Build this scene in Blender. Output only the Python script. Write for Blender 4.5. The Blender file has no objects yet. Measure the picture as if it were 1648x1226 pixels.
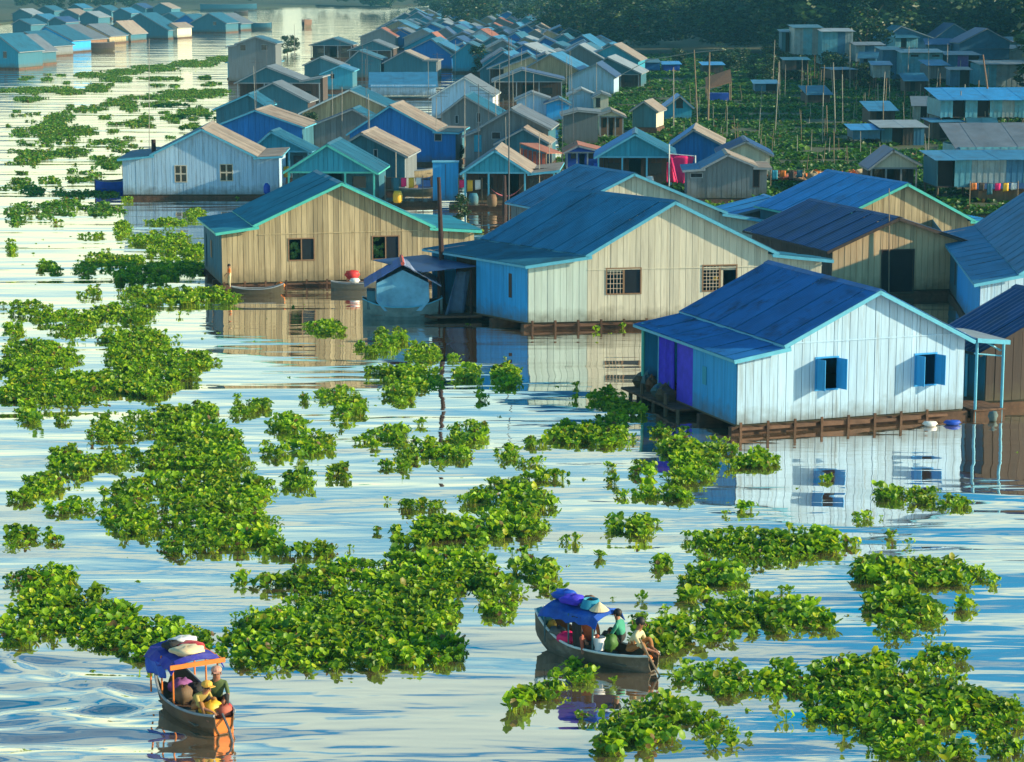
import bpy, bmesh, math, random
import numpy as np
from mathutils import Vector, Matrix

S = bpy.context.scene
COL = S.collection
rnd = random.Random(7)
R = math.radians

# ------------------------------------------------------------------ camera
CAM_H, FOC, CX, CY, HORIZON = 16.0, 3800.0, 824.0, 613.0, -50.0
PITCH = math.atan((CY - HORIZON) / FOC)
cam_d = bpy.data.cameras.new('camera')
cam = bpy.data.objects.new('camera', cam_d)
COL.objects.link(cam)
cam.location = (0, 0, CAM_H)
cam.rotation_euler = (math.pi / 2 - PITCH, 0, 0)
cam_d.sensor_width = 36
cam_d.lens = FOC / 1648 * 36
cam_d.clip_start = 1
cam_d.clip_end = 9000
S.camera = cam

# ------------------------------------------------------------------ sky, sun, exposure
SUN_EL, SUN_AZ = 19.0, -6.0          # azimuth measured from +X towards +Y
W = bpy.data.worlds.new('World'); S.world = W; W.use_nodes = True
nt = W.node_tree; nt.nodes.clear()
def N(t, **kw):
    n = nt.nodes.new(t)
    for k, v in kw.items(): setattr(n, k, v)
    return n
sky = N('ShaderNodeTexSky', sky_type='NISHITA', sun_disc=False)
sky.sun_elevation = R(SUN_EL); sky.sun_rotation = R(90 - SUN_AZ)
sky.air_density = 1.0; sky.dust_density = 0.6; sky.ozone_density = 3.0
bg = N('ShaderNodeBackground'); bg.inputs[1].default_value = 0.125
wo = N('ShaderNodeOutputWorld')
tc = N('ShaderNodeTexCoord'); sep = N('ShaderNodeSeparateXYZ')
mp = N('ShaderNodeMapping'); mp.inputs['Scale'].default_value = (2.2, 2.2, 13.0)
nz = N('ShaderNodeTexNoise'); nz.inputs['Scale'].default_value = 1.6; nz.inputs['Detail'].default_value = 5; nz.inputs['Roughness'].default_value = .55
rp = N('ShaderNodeValToRGB'); rp.color_ramp.elements[0].position = .46; rp.color_ramp.elements[1].position = .58
# cloud streaks are thick and cream low over the horizon, thin out higher up
lo = N('ShaderNodeMapRange'); lo.inputs[1].default_value = .03; lo.inputs[2].default_value = .55; lo.inputs[3].default_value = 1.0; lo.inputs[4].default_value = .10
hz = N('ShaderNodeMapRange'); hz.inputs[1].default_value = 0.09; hz.inputs[2].default_value = .27; hz.inputs[3].default_value = .95; hz.inputs[4].default_value = 0
mul = N('ShaderNodeMath', operation='MULTIPLY'); mx = N('ShaderNodeMath', operation='MAXIMUM')
mixc = N('ShaderNodeMix', data_type='RGBA'); mixc.inputs['B'].default_value = (6.6, 6.7, 4.3, 1)
sat = N('ShaderNodeHueSaturation'); sat.inputs['Saturation'].default_value = 1.65; sat.inputs['Value'].default_value = .92
L = nt.links.new
L(tc.outputs['Generated'], mp.inputs['Vector']); L(mp.outputs[0], nz.inputs['Vector']); L(nz.outputs[0], rp.inputs[0])
L(tc.outputs['Generated'], sep.inputs[0]); L(sep.outputs['Z'], lo.inputs[0]); L(sep.outputs['Z'], hz.inputs[0])
L(rp.outputs[0], mul.inputs[0]); L(lo.outputs[0], mul.inputs[1]); L(mul.outputs[0], mx.inputs[0]); L(hz.outputs[0], mx.inputs[1])
tint = N('ShaderNodeMix', data_type='RGBA', blend_type='MULTIPLY'); tint.inputs['Factor'].default_value = 1; tint.inputs['B'].default_value = (.50, 1.10, 1.12, 1); L(sky.outputs[0], tint.inputs['A']); L(tint.outputs['Result'], sat.inputs['Color']); L(sat.outputs[0], mixc.inputs['A']); L(mx.outputs[0], mixc.inputs['Factor'])
L(mixc.outputs['Result'], bg.inputs[0]); L(bg.outputs[0], wo.inputs[0])

sd = bpy.data.lights.new('sun', 'SUN'); sd.energy = 5.0; sd.angle = R(.6); sd.color = (1.0, .82, .55)
sun = bpy.data.objects.new('sun', sd); COL.objects.link(sun)
sv = Vector((math.cos(R(SUN_EL)) * math.cos(R(SUN_AZ)), math.cos(R(SUN_EL)) * math.sin(R(SUN_AZ)), math.sin(R(SUN_EL))))
sun.rotation_euler = sv.to_track_quat('Z', 'Y').to_euler(); sun.location = (60, 0, 60)
S.view_settings.view_transform = 'Standard'; S.view_settings.look = 'None'
S.view_settings.exposure = 0.75; S.view_settings.gamma = 1
S.render.engine = 'CYCLES'
S.cycles.max_bounces = 6; S.cycles.transparent_max_bounces = 6; S.cycles.volume_bounces = 0

# ------------------------------------------------------------------ pixel of the 1648x1226 photograph -> point of the place
FW = Vector((0, math.cos(PITCH), -math.sin(PITCH))); UP = Vector((0, math.sin(PITCH), math.cos(PITCH))); RT = Vector((1, 0, 0))
CP = Vector((0, 0, CAM_H))
def ray(px, py): return FW * FOC + RT * (px - CX) - UP * (py - CY)
def unp(px, py, z=0.0):
    d = ray(px, py); return CP + d * ((z - CAM_H) / d.z)
class Plane:
    """vertical plane through P with horizontal direction u"""
    def __init__(s, P, u): s.P = P; s.u = u; s.n = Vector((-u.y, u.x, 0))
    def sz(s, px, py):
        d = ray(px, py); t = (s.P - CP).dot(s.n) / d.dot(s.n); q = CP + d * t
        return (q - s.P).dot(s.u), q.z
def mpp(y): return CAM_H / (y - HORIZON)        # metres per photo pixel on the water at row y

# ------------------------------------------------------------------ materials
MATS = {}
VS = (7, 7, .45)     # vertical streaks on boards
def mat(name, col, rough=.7, var=.25, scale=3.0, stretch=(1, 1, 1), metal=0.0, spot=None, spot_amt=.0, rand=.0, bump=.0, spec=.4, trans=0, spot_scale=1.2, fine=0.0):
    if name in MATS: return MATS[name]
    m = bpy.data.materials.new(name); m.use_nodes = True; t = m.node_tree; n = t.nodes; l = t.links.new
    b = n['Principled BSDF']; b.inputs['Roughness'].default_value = rough; b.inputs['Metallic'].default_value = metal
    b.inputs['Specular IOR Level'].default_value = spec
    geo = n.new('ShaderNodeNewGeometry'); mpn = n.new('ShaderNodeMapping'); mpn.inputs['Scale'].default_value = stretch
    l(geo.outputs['Position'], mpn.inputs['Vector'])
    nz = n.new('ShaderNodeTexNoise'); nz.inputs['Scale'].default_value = scale; nz.inputs['Detail'].default_value = 6; nz.inputs['Roughness'].default_value = .62
    l(mpn.outputs[0], nz.inputs['Vector'])
    mr = n.new('ShaderNodeMapRange'); mr.inputs[1].default_value = .28; mr.inputs[2].default_value = .72; mr.inputs[3].default_value = 1 - var; mr.inputs[4].default_value = 1 + var * .6
    l(nz.outputs[0], mr.inputs[0])
    val = mr.outputs[0]
    if rand:
        oi = n.new('ShaderNodeObjectInfo'); ad = n.new('ShaderNodeMath'); ad.operation = 'ADD'
        l(oi.outputs['Random'], ad.inputs[0]); l(geo.outputs['Random Per Island'], ad.inputs[1])
        fr = n.new('ShaderNodeMath'); fr.operation = 'FRACT'; l(ad.outputs[0], fr.inputs[0])
        m2 = n.new('ShaderNodeMapRange'); m2.inputs[3].default_value = 1 - rand; m2.inputs[4].default_value = 1 + rand * .5
        l(fr.outputs[0], m2.inputs[0])
        mm = n.new('ShaderNodeMath'); mm.operation = 'MULTIPLY'; l(val, mm.inputs[0]); l(m2.outputs[0], mm.inputs[1]); val = mm.outputs[0]
    sc = n.new('ShaderNodeVectorMath'); sc.operation = 'SCALE'; sc.inputs[0].default_value = col[:3]; l(val, sc.inputs['Scale'])
    out = sc.outputs[0]
    if spot is not None:
        n2 = n.new('ShaderNodeTexNoise'); n2.inputs['Scale'].default_value = spot_scale; n2.inputs['Detail'].default_value = 7; n2.inputs['Roughness'].default_value = .7
        l(mpn.outputs[0], n2.inputs['Vector'])
        r2 = n.new('ShaderNodeMapRange'); r2.inputs[1].default_value = .52; r2.inputs[2].default_value = .68; r2.inputs[3].default_value = 0; r2.inputs[4].default_value = spot_amt
        l(n2.outputs[0], r2.inputs[0])
        mxn = n.new('ShaderNodeMix'); mxn.data_type = 'RGBA'; l(r2.outputs[0], mxn.inputs['Factor']); l(out, mxn.inputs['A']); mxn.inputs['B'].default_value = (*spot, 1)
        out = mxn.outputs['Result']
    if stretch == VS:      # splashed, mossy foot of the boards
        sp = n.new('ShaderNodeSeparateXYZ'); l(geo.outputs['Position'], sp.inputs[0]); n3 = n.new('ShaderNodeTexNoise'); n3.inputs['Scale'].default_value = 2.5; n3.inputs['Detail'].default_value = 5; l(geo.outputs['Position'], n3.inputs['Vector'])
        zz = n.new('ShaderNodeMath'); zz.operation = 'MULTIPLY_ADD'; l(n3.outputs[0], zz.inputs[0]); zz.inputs[1].default_value = -1.1; l(sp.outputs['Z'], zz.inputs[2])
        r3 = n.new('ShaderNodeMapRange'); r3.inputs[1].default_value = -.35; r3.inputs[2].default_value = .45; r3.inputs[3].default_value = .75; r3.inputs[4].default_value = 0; l(zz.outputs[0], r3.inputs[0])
        m3 = n.new('ShaderNodeMix'); m3.data_type = 'RGBA'; l(r3.outputs[0], m3.inputs['Factor']); l(out, m3.inputs['A']); m3.inputs['B'].default_value = (.10, .09, .05, 1); out = m3.outputs['Result']
    l(out, b.inputs['Base Color'])
    if bump:
        bn = n.new('ShaderNodeBump'); bn.inputs['Strength'].default_value = bump; bn.inputs['Distance'].default_value = .02
        l(nz.outputs[0], bn.inputs['Height']); l(bn.outputs[0], b.inputs['Normal'])
    if trans:
        tr = n.new('ShaderNodeBsdfTranslucent'); ms = n.new('ShaderNodeMixShader'); ms.inputs[0].default_value = trans
        l(out, tr.inputs['Color']); l(b.outputs[0], ms.inputs[1]); l(tr.outputs[0], ms.inputs[2]); l(ms.outputs[0], n['Material Output'].inputs['Surface'])
    MATS[name] = m; return m

GRIME = True
def wood(name, col, spot=(.13, .11, .08), amt=.35, rand=.22, var=.22): return mat(name, col, .75, var, 1.0, VS, spot=spot, spot_amt=amt, rand=rand, bump=.3, spot_scale=.8)
def roof(name, col, spot=(.05, .05, .06), amt=.5, rand=.12, rough=.5, metal=.15): return mat(name, col, rough, .28, .9, (1, 1, 1), metal=metal, spot=spot, spot_amt=amt, rand=rand, spot_scale=.7, spec=.5)

WHITEBLUE = wood('paint_pale_blue', (.42, .62, .78), (.22, .25, .25), .6, .12, .18)
CREAM = wood('boards_cream', (.66, .62, .47), (.30, .27, .20), .5, .16, .18)
MINT = wood('boards_mint_white', (.55, .66, .58), (.28, .30, .25), .3, .10, .14)
TAN = wood('boards_tan', (.47, .38, .22), (.20, .14, .06), .7, .34, .3)
PEACH = wood('boards_peach', (.60, .43, .24), (.3, .2, .1), .4, .2)
GREYW = wood('boards_grey', (.17, .20, .21), (.15, .14, .12), .5, .25)
TEALW = wood('boards_teal', (.035, .155, .215), (.06, .12, .14), .4, .2)
CYAN = wood('paint_cyan', (.03, .30, .44), (.05, .2, .28), .35, .12)
BLUEP = wood('paint_bright_blue', (.03, .34, .72), (.02, .18, .4), .25, .08)
BLUEG = wood('paint_blue_gable', (.012, .17, .50), (.02, .12, .3), .35, .12)
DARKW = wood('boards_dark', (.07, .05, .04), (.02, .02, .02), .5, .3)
BROWNW = wood('boards_brown', (.24, .13, .07), (.08, .05, .03), .5, .3)
PINKT = mat('tarp_pink', (.80, .01, .15), .6, .15, 2)
REDM = mat('rusty_red', (.42, .10, .06), .7, .4, 3, spot=(.12, .05, .03), spot_amt=.6, rand=.2)
ORANGE = mat('orange_paint', (.75, .20, .03), .55, .2, 4)
RED = mat('red_paint', (.6, .04, .04), .5, .2, 4)
YELLOW = mat('yellow_plastic', (.8, .45, .03), .45, .15, 4)
PURPLE = mat('cloth_violet_blue', (.06, .04, .62), .75, .25, 3)
ROYAL = mat('tarp_royal_blue', (.01, .08, .50), .5, .3, 3)
WHITEM = mat('white_plastic', (.75, .75, .72), .5, .1, 4)
TRIM_T = mat('trim_turquoise', (.08, .52, .44), .5, .15, 4)
TRIM_B = mat('trim_light_blue', (.10, .42, .58), .5, .15, 4)
TRIM_W = mat('trim_white', (.60, .68, .66), .5, .15, 4)
TRIM_N = mat('trim_grey', (.26, .30, .32), .6, .2, 4)
R_BLUE = roof('roof_blue_iron', (.028, .20, .37), (.03, .06, .09), .6)
R_GTEAL = roof('roof_green_teal_iron', (.025, .22, .31), (.03, .08, .10), .6)
R_NAVY = roof('roof_navy_iron', (.018, .07, .20), amt=.6)
R_DEEP = roof('roof_deep_blue_iron', (.015, .15, .42), (.012, .02, .05), .9)
R_TEAL = roof('roof_teal_iron', (.018, .13, .21), (.02, .05, .07), .6)
R_SKY = roof('roof_sky_blue_iron', (.018, .27, .60), amt=.35)
R_GREY = roof('roof_grey_iron', (.15, .18, .21), (.16, .11, .08), .4)
R_TAN = roof('roof_sunlit_tan_rust', (.33, .27, .21), (.20, .10, .06), .5, .2, .6, .1)  # on right slopes the tan is sunlight put into the colour; spots are rust
R_RUST = roof('roof_rusty_red', (.36, .13, .08), (.14, .06, .04), .6, .25, .7, .1)
R_ZINC = roof('roof_zinc', (.27, .32, .35), (.2, .16, .12), .35)
GLASSD = mat('window_dark_glass', (.02, .025, .03), .15, .1, 3, spec=.6)
INTER = mat('interior_dark', (.025, .02, .02), .9, .2, 2)
FRAMEB = mat('frame_brown', (.25, .15, .08), .6, .2, 5)
FRAMEC = mat('frame_cream', (.55, .48, .36), .6, .15, 5)
RAFTM = mat('raft_timber', (.13, .07, .04), .85, .5, 3, spot=(.02, .015, .01), spot_amt=.6, rand=.35, bump=.5)
RAFTB = mat('raft_beam_red', (.16, .085, .05), .8, .4, 3, spot=(.10, .06, .04), spot_amt=.6, rand=.3, bump=.5)
POLE = mat('bamboo_pole', (.22, .16, .10), .7, .3, 4)
POLEG = mat('pole_grey', (.32, .30, .25), .7, .3, 4)
DPOLE = mat('post_dark', (.035, .014, .012), .7, .4, 4)
METALP = mat('antenna_metal', (.10, .11, .12), .5, .2, 4)
SKIN = mat('skin', (.30, .13, .07), .6, .1, 8)
HAIR = mat('hair_black', (.012, .01, .01), .6, .1, 8)

# ------------------------------------------------------------------ mesh helpers
class MB:
    def __init__(s): s.v = []; s.f = []; s.mi = []
    def poly(s, pts, mi=0):
        i = len(s.v); s.v += [tuple(p) for p in pts]; s.f.append(tuple(range(i, i + len(pts)))); s.mi.append(mi)
    def hexa(s, p, mi=0):
        """8 points: bottom ring 0-3, top ring 4-7"""
        i = len(s.v); s.v += [tuple(q) for q in p]
        for f in ((0, 3, 2, 1), (4, 5, 6, 7), (0, 1, 5, 4), (1, 2, 6, 5), (2, 3, 7, 6), (3, 0, 4, 7)):
            s.f.append(tuple(i + k for k in f)); s.mi.append(mi)
    def box(s, a, b, mi=0):
        x0, y0, z0 = a; x1, y1, z1 = b
        s.hexa([(x0, y0, z0), (x1, y0, z0), (x1, y1, z0), (x0, y1, z0), (x0, y0, z1), (x1, y0, z1), (x1, y1, z1), (x0, y1, z1)], mi)
    def tube(s, pts, r, n=8, mi=0, cap=True):
        """r: number or list"""
        pts = [Vector(p) for p in pts]; rs = r if isinstance(r, (list, tuple)) else [r] * len(pts)
        i0 = len(s.v)
        for k, p in enumerate(pts):
            d = (pts[min(k + 1, len(pts) - 1)] - pts[max(k - 1, 0)]).normalized()
            a = d.cross(Vector((0, 0, 1)));
            if a.length < .1: a = d.cross(Vector((1, 0, 0)))
            a.normalize(); b = d.cross(a)
            for j in range(n):
                t = 2 * math.pi * j / n; s.v.append(tuple(p + (a * math.cos(t) + b * math.sin(t)) * rs[k]))
        for k in range(len(pts) - 1):
            for j in range(n):
                q = i0 + k * n; s.f.append((q + j, q + (j + 1) % n, q + n + (j + 1) % n, q + n + j)); s.mi.append(mi)
        if cap:
            s.f.append(tuple(i0 + j for j in range(n))[::-1]); s.mi.append(mi)
            e = i0 + (len(pts) - 1) * n; s.f.append(tuple(e + j for j in range(n))); s.mi.append(mi)
    def blob(s, c, r, nu=10, nv=7, jit=0, mi=0):
        """ellipsoid with lumps"""
        i0 = len(s.v); rr = random.Random(hash((round(c[0], 2), round(c[1], 2))) & 65535)
        for a in range(nv + 1):
            th = math.pi * a / nv
            for b in range(nu):
                ph = 2 * math.pi * b / nu; k = 1 + jit * 1.6 * (rr.random() - .5)
                s.v.append((c[0] + r[0] * k * math.sin(th) * math.cos(ph), c[1] + r[1] * k * math.sin(th) * math.sin(ph), c[2] + r[2] * k * math.cos(th)))
        for a in range(nv):
            for b in range(nu):
                q = i0 + a * nu; s.f.append((q + b, q + nu + b, q + nu + (b + 1) % nu, q + (b + 1) % nu)); s.mi.append(mi)
    def build(s, name, m, parent=None, smooth=False, loc=None):
        me = bpy.data.meshes.new(name); me.from_pydata(s.v, [], s.f); me.update()
        for x in (m if isinstance(m, (list, tuple)) else [m]): me.materials.append(x)
        if any(s.mi): me.polygons.foreach_set('material_index', s.mi)
        if smooth: me.polygons.foreach_set('use_smooth', [True] * len(me.polygons))
        o = bpy.data.objects.new(name, me); COL.objects.link(o)
        if parent: o.parent = parent
        if loc is not None: o.location = loc
        return o
def tag(o, label=None, cat=None, group=None, kind=None):
    if label: o['label'] = label
    if cat: o['category'] = cat
    if group: o['group'] = group
    if kind: o['kind'] = kind
    return o
def thing(name, label, cat, loc=(0, 0, 0), rz=0.0, group=None):
    o = bpy.data.objects.new(name, None); o.empty_display_size = .3; COL.objects.link(o)
    o.location = loc; o.rotation_euler = (0, 0, rz); return tag(o, label, cat, group)
FOOT = []            # footprints (world polygons) where no plants grow

# ------------------------------------------------------------------ house builder
GH = None
def house(name, label, prof, z_eave=2.5, yaw=None, base=None, z_floor=.3, rear=None, depth=7.0, wall=TEALW, side=None, rmat=R_BLUE, rmatr=None,
          trim=TRIM_N, win=(), plank=.3, lod=1, over=.35, oh=.35, open_=False, group='floating houses of the village', gable=None, cat='house',
          porch=None, skew=0.0, raft=True, low=None, leanL=None, leanR=None, posts=None, inner=None, sidewall=True, ref=0, rb=0, bottom=None, leanmat=None, leanroof=None):
    """prof: pixels of the roofline on the gable plane, left to right. leanL/leanR: number of first/last segments that are lean-to roofs.
    base: ((px,py),(px,py)) front wall foot; else the plane is fixed by prof[ref] at height z_eave"""
    if base:
        P = unp(*base[0], z_floor)
        if yaw is None:
            q = unp(*base[1], z_floor); yaw = math.degrees(math.atan2(q.y - P.y, q.x - P.x))
    else:
        P = unp(*prof[ref], z_eave)
    yaw = yaw or 0.0
    u = Vector((math.cos(R(yaw)), math.sin(R(yaw)), 0)); pl = Plane(P, u)
    pr = [pl.sz(*p) for p in prof]
    s0 = pr[0][0]
    O = P + u * s0; O.z = 0
    pr = [(s - s0, z) for s, z in pr]
    for i in range(1, len(pr)):
        if pr[i][0] <= pr[i - 1][0] + .05: pr[i] = (pr[i - 1][0] + .05, pr[i][1])
    Wd = pr[-1][0]
    ip = max(range(len(pr)), key=lambda i: pr[i][1])
    v = Vector((-u.y, u.x, 0))
    if rear:
        q = unp(*rear, pr[ip][1]); a = O + u * pr[ip][0]; d = Vector((q.x - a.x, q.y - a.y, 0)); depth = d.length; v = d.normalized()
    elif skew:
        v = Matrix.Rotation(R(skew), 3, 'Z') @ v
    vx, vy = v.dot(u), v.dot(Vector((-u.y, u.x, 0)))
    Pt = lambda s, t, z: (s + t * vx, t * vy, z)
    root = thing(name, label, cat, O, R(yaw), group)
    D = depth
    w2 = lambda s, t: (O + u * s + v * t)
    FOOT.append([w2(0, -.2), w2(Wd, -.2), w2(Wd, D), w2(0, D)])
    def top(s):
        for (a, za), (b, zb) in zip(pr, pr[1:]):
            if a <= s <= b: return za + (zb - za) * (s - a) / (b - a)
        return pr[-1][1] if s > Wd else pr[0][1]
    eL, eR = pr[0][1], pr[-1][1]
    wins = []
    for w in win:
        a = pl.sz(w[0], w[1]); b = pl.sz(w[2], w[3]); wins.append((a[0] - s0, b[1], b[0] - s0, a[1], w[4]))
    zf = z_floor
    side = side or wall; gable = gable or wall
    zl = max(min(eL, eR) - .05, zf + .6) if low is None else low
    # ---- front wall
    def wall_strips(sa, sb, zb, ztop, t, holes, width):
        """yield strips (s0,s1,z0,z1a,z1b)"""
        ed = {sa, sb}; n = max(1, round((sb - sa) / width))
        for k in range(1, n): ed.add(sa + (sb - sa) * k / n)
        must = [p[0] for p in pr if sa < p[0] < sb] + [h[0] for h in holes] + [h[2] for h in holes]
        for m_ in must:
            ed = {e for e in ed if abs(e - m_) > width * .35 or e in (sa, sb) or e in must}; ed.add(m_)
        ed = sorted(ed); out = []
        for a, b in zip(ed, ed[1:]):
            if b - a < .015: continue
            hs = [h for h in holes if h[0] < (a + b) / 2 < h[2]]
            ta, tb = ztop(a + .001), ztop(b - .001)
            if hs:
                h = hs[0]; out.append((a, b, zb, h[1], h[1])); out.append((a, b, h[3], ta, tb))
            else: out.append((a, b, zb, ta, tb))
        return out
    zb_front = zl if open_ else zf
    sl_ = pr[leanL][0] if leanL else -1; sr_ = pr[len(pr) - 1 - leanR][0] if leanR else 1e9
    tf = lambda s: top(s) - (.18 if (s < sl_ or s > sr_) else .03)
    hol = [w for w in wins]
    width = plank if lod >= 1 else 99
    if lod == 0: hol = []
    strips = wall_strips(0, Wd, zb_front, tf, 0, hol, width)
    def strip_box(mb, st, t0, t1, g):
        a, b, z0, za, zb = st
        if max(za, zb) - z0 < .02: return
        a += g; b -= g
        mb.hexa([Pt(a, t0, z0), Pt(b, t0, z0), Pt(b, t1, z0), Pt(a, t1, z0), Pt(a, t0, za), Pt(b, t0, zb), Pt(b, t1, zb), Pt(a, t1, za)])
    fr = MB()        # backing of the wall: studs and rails just behind the boards
    if lod >= 2:
        for s_ in (0.06, Wd * .33, Wd * .66, Wd - .06): fr.box_ = None; strip_box(fr, (s_ - .05, s_ + .05, zf, tf(s_) - .12, tf(s_) - .12), .05, .13, 0)
        for z_ in (zf + .05, zl - .1): strip_box(fr, (max(0, sl_), min(Wd, sr_), z_, z_ + .1, z_ + .1), .05, .12, 0)
        strip_box(fr, (.02, Wd - .02, zf + .02, .0, .0), .03, .04, 0)
        wobj = fr.build('wall', gable, root)
        for st in strips:
            if max(st[3], st[4]) - st[2] < .05: continue
            mb = MB(); dj = rnd.uniform(-.006, .006); strip_box(mb, st, -.022 + dj, .012 + dj, .009)
            mb.build('plank', leanmat if (leanmat and st[1] <= sl_ + .02) else gable, wobj)
        # rail that crosses the boards at eave height
        strip_box(fr2 := MB(), (sl_ if leanL else 0, Wd, zl + .02, zl + .06, zl + .06), -.05, -.023, 0); fr2.build('rail', gable, wobj)
    else:
        mb = MB()
        for st in strips:
            dj = rnd.uniform(-.008, .008) if lod else 0
            strip_box(mb, st, -.02 + dj, .015 + dj, .011 if lod else 0)
        if lod and not hol and not open_:
            pass
        if lod:  # dark gaps: thin sheet behind the boards
            for st in strips: strip_box(mb, st, .016, .03, -.0)
        wobj = mb.build('wall', gable, root)
    # ---- other walls
    if sidewall:
        def side_wall(s, zt, nm, m_, sgn):
            mb = MB(); n = max(1, round(D / (plank if lod else 99)))
            zz = zf if not open_ else zf
            t_start = .02 if not open_ else min(2.2, D * .35)
            for k in range(n):
                t0 = t_start + (D - t_start) * k / n; t1 = t_start + (D - t_start) * (k + 1) / n
                g = .010 if lod else 0; dj = rnd.uniform(-.006, .006) if lod else 0
                a, b = (s + sgn * (.02 + dj), s - sgn * .02)
                mb.hexa([Pt(a, t0 + g, zz), Pt(b, t0 + g, zz), Pt(b, t1 - g, zz), Pt(a, t1 - g, zz), Pt(a, t0 + g, zt), Pt(b, t0 + g, zt), Pt(b, t1 - g, zt), Pt(a, t1 - g, zt)])
            if lod: mb.hexa([Pt(s - sgn * .021, t_start, zz), Pt(s - sgn * .035, t_start, zz), Pt(s - sgn * .035, D, zz), Pt(s - sgn * .021, D, zz), Pt(s - sgn * .021, t_start, zt), Pt(s - sgn * .035, t_start, zt), Pt(s - sgn * .035, D, zt), Pt(s - sgn * .021, D, zt)])
            return mb.build(nm, m_, root)
        if sidewall is True or 'L' in sidewall: side_wall(0, eL - .04, 'side_wall', side, -1)
        if sidewall is True or 'R' in sidewall: side_wall(Wd, eR - .04, 'side_wall', side, 1)
        mb = MB()
        for st in wall_strips(0, Wd, zf, tf, 0, [], 99): strip_box(mb, st, D - .05, D - .02, 0)
        mb.build('rear_wall', side, root)
    if open_:
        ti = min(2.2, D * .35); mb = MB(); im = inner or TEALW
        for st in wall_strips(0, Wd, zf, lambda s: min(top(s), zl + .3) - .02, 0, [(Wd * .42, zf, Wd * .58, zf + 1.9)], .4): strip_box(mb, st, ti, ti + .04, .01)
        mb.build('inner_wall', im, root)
        mb = MB(); mb.box((Wd * .14, ti - .03, zf + .8), (Wd * .30, ti - .005, zf + 1.6)); mb.build('window', GLASSD, root)
        mb = MB(); mb.box((Wd * .70, ti - .03, zf + .8), (Wd * .86, ti - .005, zf + 1.6)); mb.build('window', GLASSD, root)
        for k, f_ in enumerate(posts or (0.01, .33, .66, .99)):
            mb = MB(); a = f_ * Wd; mb.box((a - .06, -.02, zf), (a + .06, .1, zl)); mb.build('post', trim, root)
        strip_box(b2 := MB(), (0, Wd, zl - .12, zl, zl), -.03, .08, 0); b2.build('beam', trim, root)
    # ---- floor and raft
    mb = MB(); mb.hexa([Pt(0, .05, zf - .08), Pt(Wd, .05, zf - .08), Pt(Wd, D, zf - .08), Pt(0, D, zf - .08), Pt(0, .05, zf), Pt(Wd, .05, zf), Pt(Wd, D, zf), Pt(0, D, zf)])
    mb.build('floor', DARKW, root)
    if raft:
        if lod >= 2:
            mb = MB()
            for t in (.1, D * .33, D * .66, D - .1): mb.hexa([Pt(-.2, t - .12, -.25), Pt(Wd + .2, t - .12, -.25), Pt(Wd + .2, t + .12, -.25), Pt(-.2, t + .12, -.25), Pt(-.2, t - .12, zf - .09), Pt(Wd + .2, t - .12, zf - .09), Pt(Wd + .2, t + .12, zf - .09), Pt(-.2, t + .12, zf - .09)])
            mb.build('float', RAFTM, root)
            for k in range(int(Wd / 1.05)):
                a = .1 + k * 1.05; mb = MB(); b = a + .92 + rnd.uniform(-.12, .05); zj = rnd.uniform(-.07, .01); zk = rnd.uniform(0.10, .17)
                mb.hexa([Pt(a, -.16, zk), Pt(b, -.16, zk), Pt(b, -.03, zk), Pt(a, -.03, zk), Pt(a, -.16, zf - .07 + zj), Pt(b, -.16, zf - .09 + zj), Pt(b, -.03, zf - .09 + zj), Pt(a, -.03, zf - .07 + zj)]); mb.build('beam', RAFTB, root)
                mb = MB(); c = a - .07; mb.hexa([Pt(c, -.22, -.1), Pt(c + .09, -.22, -.1), Pt(c + .09, -.17, -.1), Pt(c, -.17, -.1), Pt(c, -.22, zf + .1), Pt(c + .09, -.22, zf + .1), Pt(c + .09, -.17, zf + .1), Pt(c, -.17, zf + .1)]); mb.build('stake', RAFTM, root)
        else:
            mb = MB(); mb.hexa([Pt(-.1, 0, -.25), Pt(Wd + .1, 0, -.25), Pt(Wd + .1, D, -.25), Pt(-.1, D, -.25), Pt(-.1, 0, zf - .09), Pt(Wd + .1, 0, zf - .09), Pt(Wd + .1, D, zf - .09), Pt(-.1, D, zf - .09)])
            mb.build('raft', RAFTM, root)
    if bottom:
        mb = MB()
        for a in np.linspace(.2, Wd - .2, max(2, int(Wd / 1.8))):
            for t in (.2, D * .5, D - .2): mb.tube([Pt(a, t, -.3), Pt(a, t, zf - .08)], .08, 6)
        o = mb.build('stilt', POLE, root); o['kind'] = 'stuff'
    # ---- roofs
    nseg = len(pr) - 1
    def eave_ext(i):
        (a, za), (b, zb) = pr[i], pr[i + 1]
        L_ = math.hypot(b - a, zb - za); du, dz = (b - a) / L_, (zb - za) / L_
        ea = over if (i == 0 or (leanL and i == leanL)) else 0
        eb = over if (i == nseg - 1 or (leanR and i == nseg - 1 - leanR)) else 0
        return (a - du * ea, za - dz * ea, b + du * eb, zb + dz * eb)
    for i in range(nseg):
        a, za, b, zb = eave_ext(i); rm = rmat if i < ip else (rmatr or rmat)
        islean = (leanL and i < leanL) or (leanR and i >= nseg - leanR)
        dz = .05 if not islean else .0
        if islean and leanroof: rm = leanroof
        if islean: # tuck the lean-to under the main eave
            if i < ip: zb -= .15
            else: za -= .15
        L_ = math.hypot(b - a, zb - za); nx, nzv = -(zb - za) / L_, (b - a) / L_
        t0, t1 = -oh, D + oh * .6
        def slab(mb, ta, tb, h0, h1):
            q = lambda s, t, z, h: Pt(s + nx * h, t, z + nzv * h + dz)
            mb.hexa([q(a, ta, za, h0), q(b, ta, zb, h0), q(b, tb, zb, h0), q(a, tb, za, h0), q(a, ta, za, h1), q(b, ta, zb, h1), q(b, tb, zb, h1), q(a, tb, za, h1)])
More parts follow.
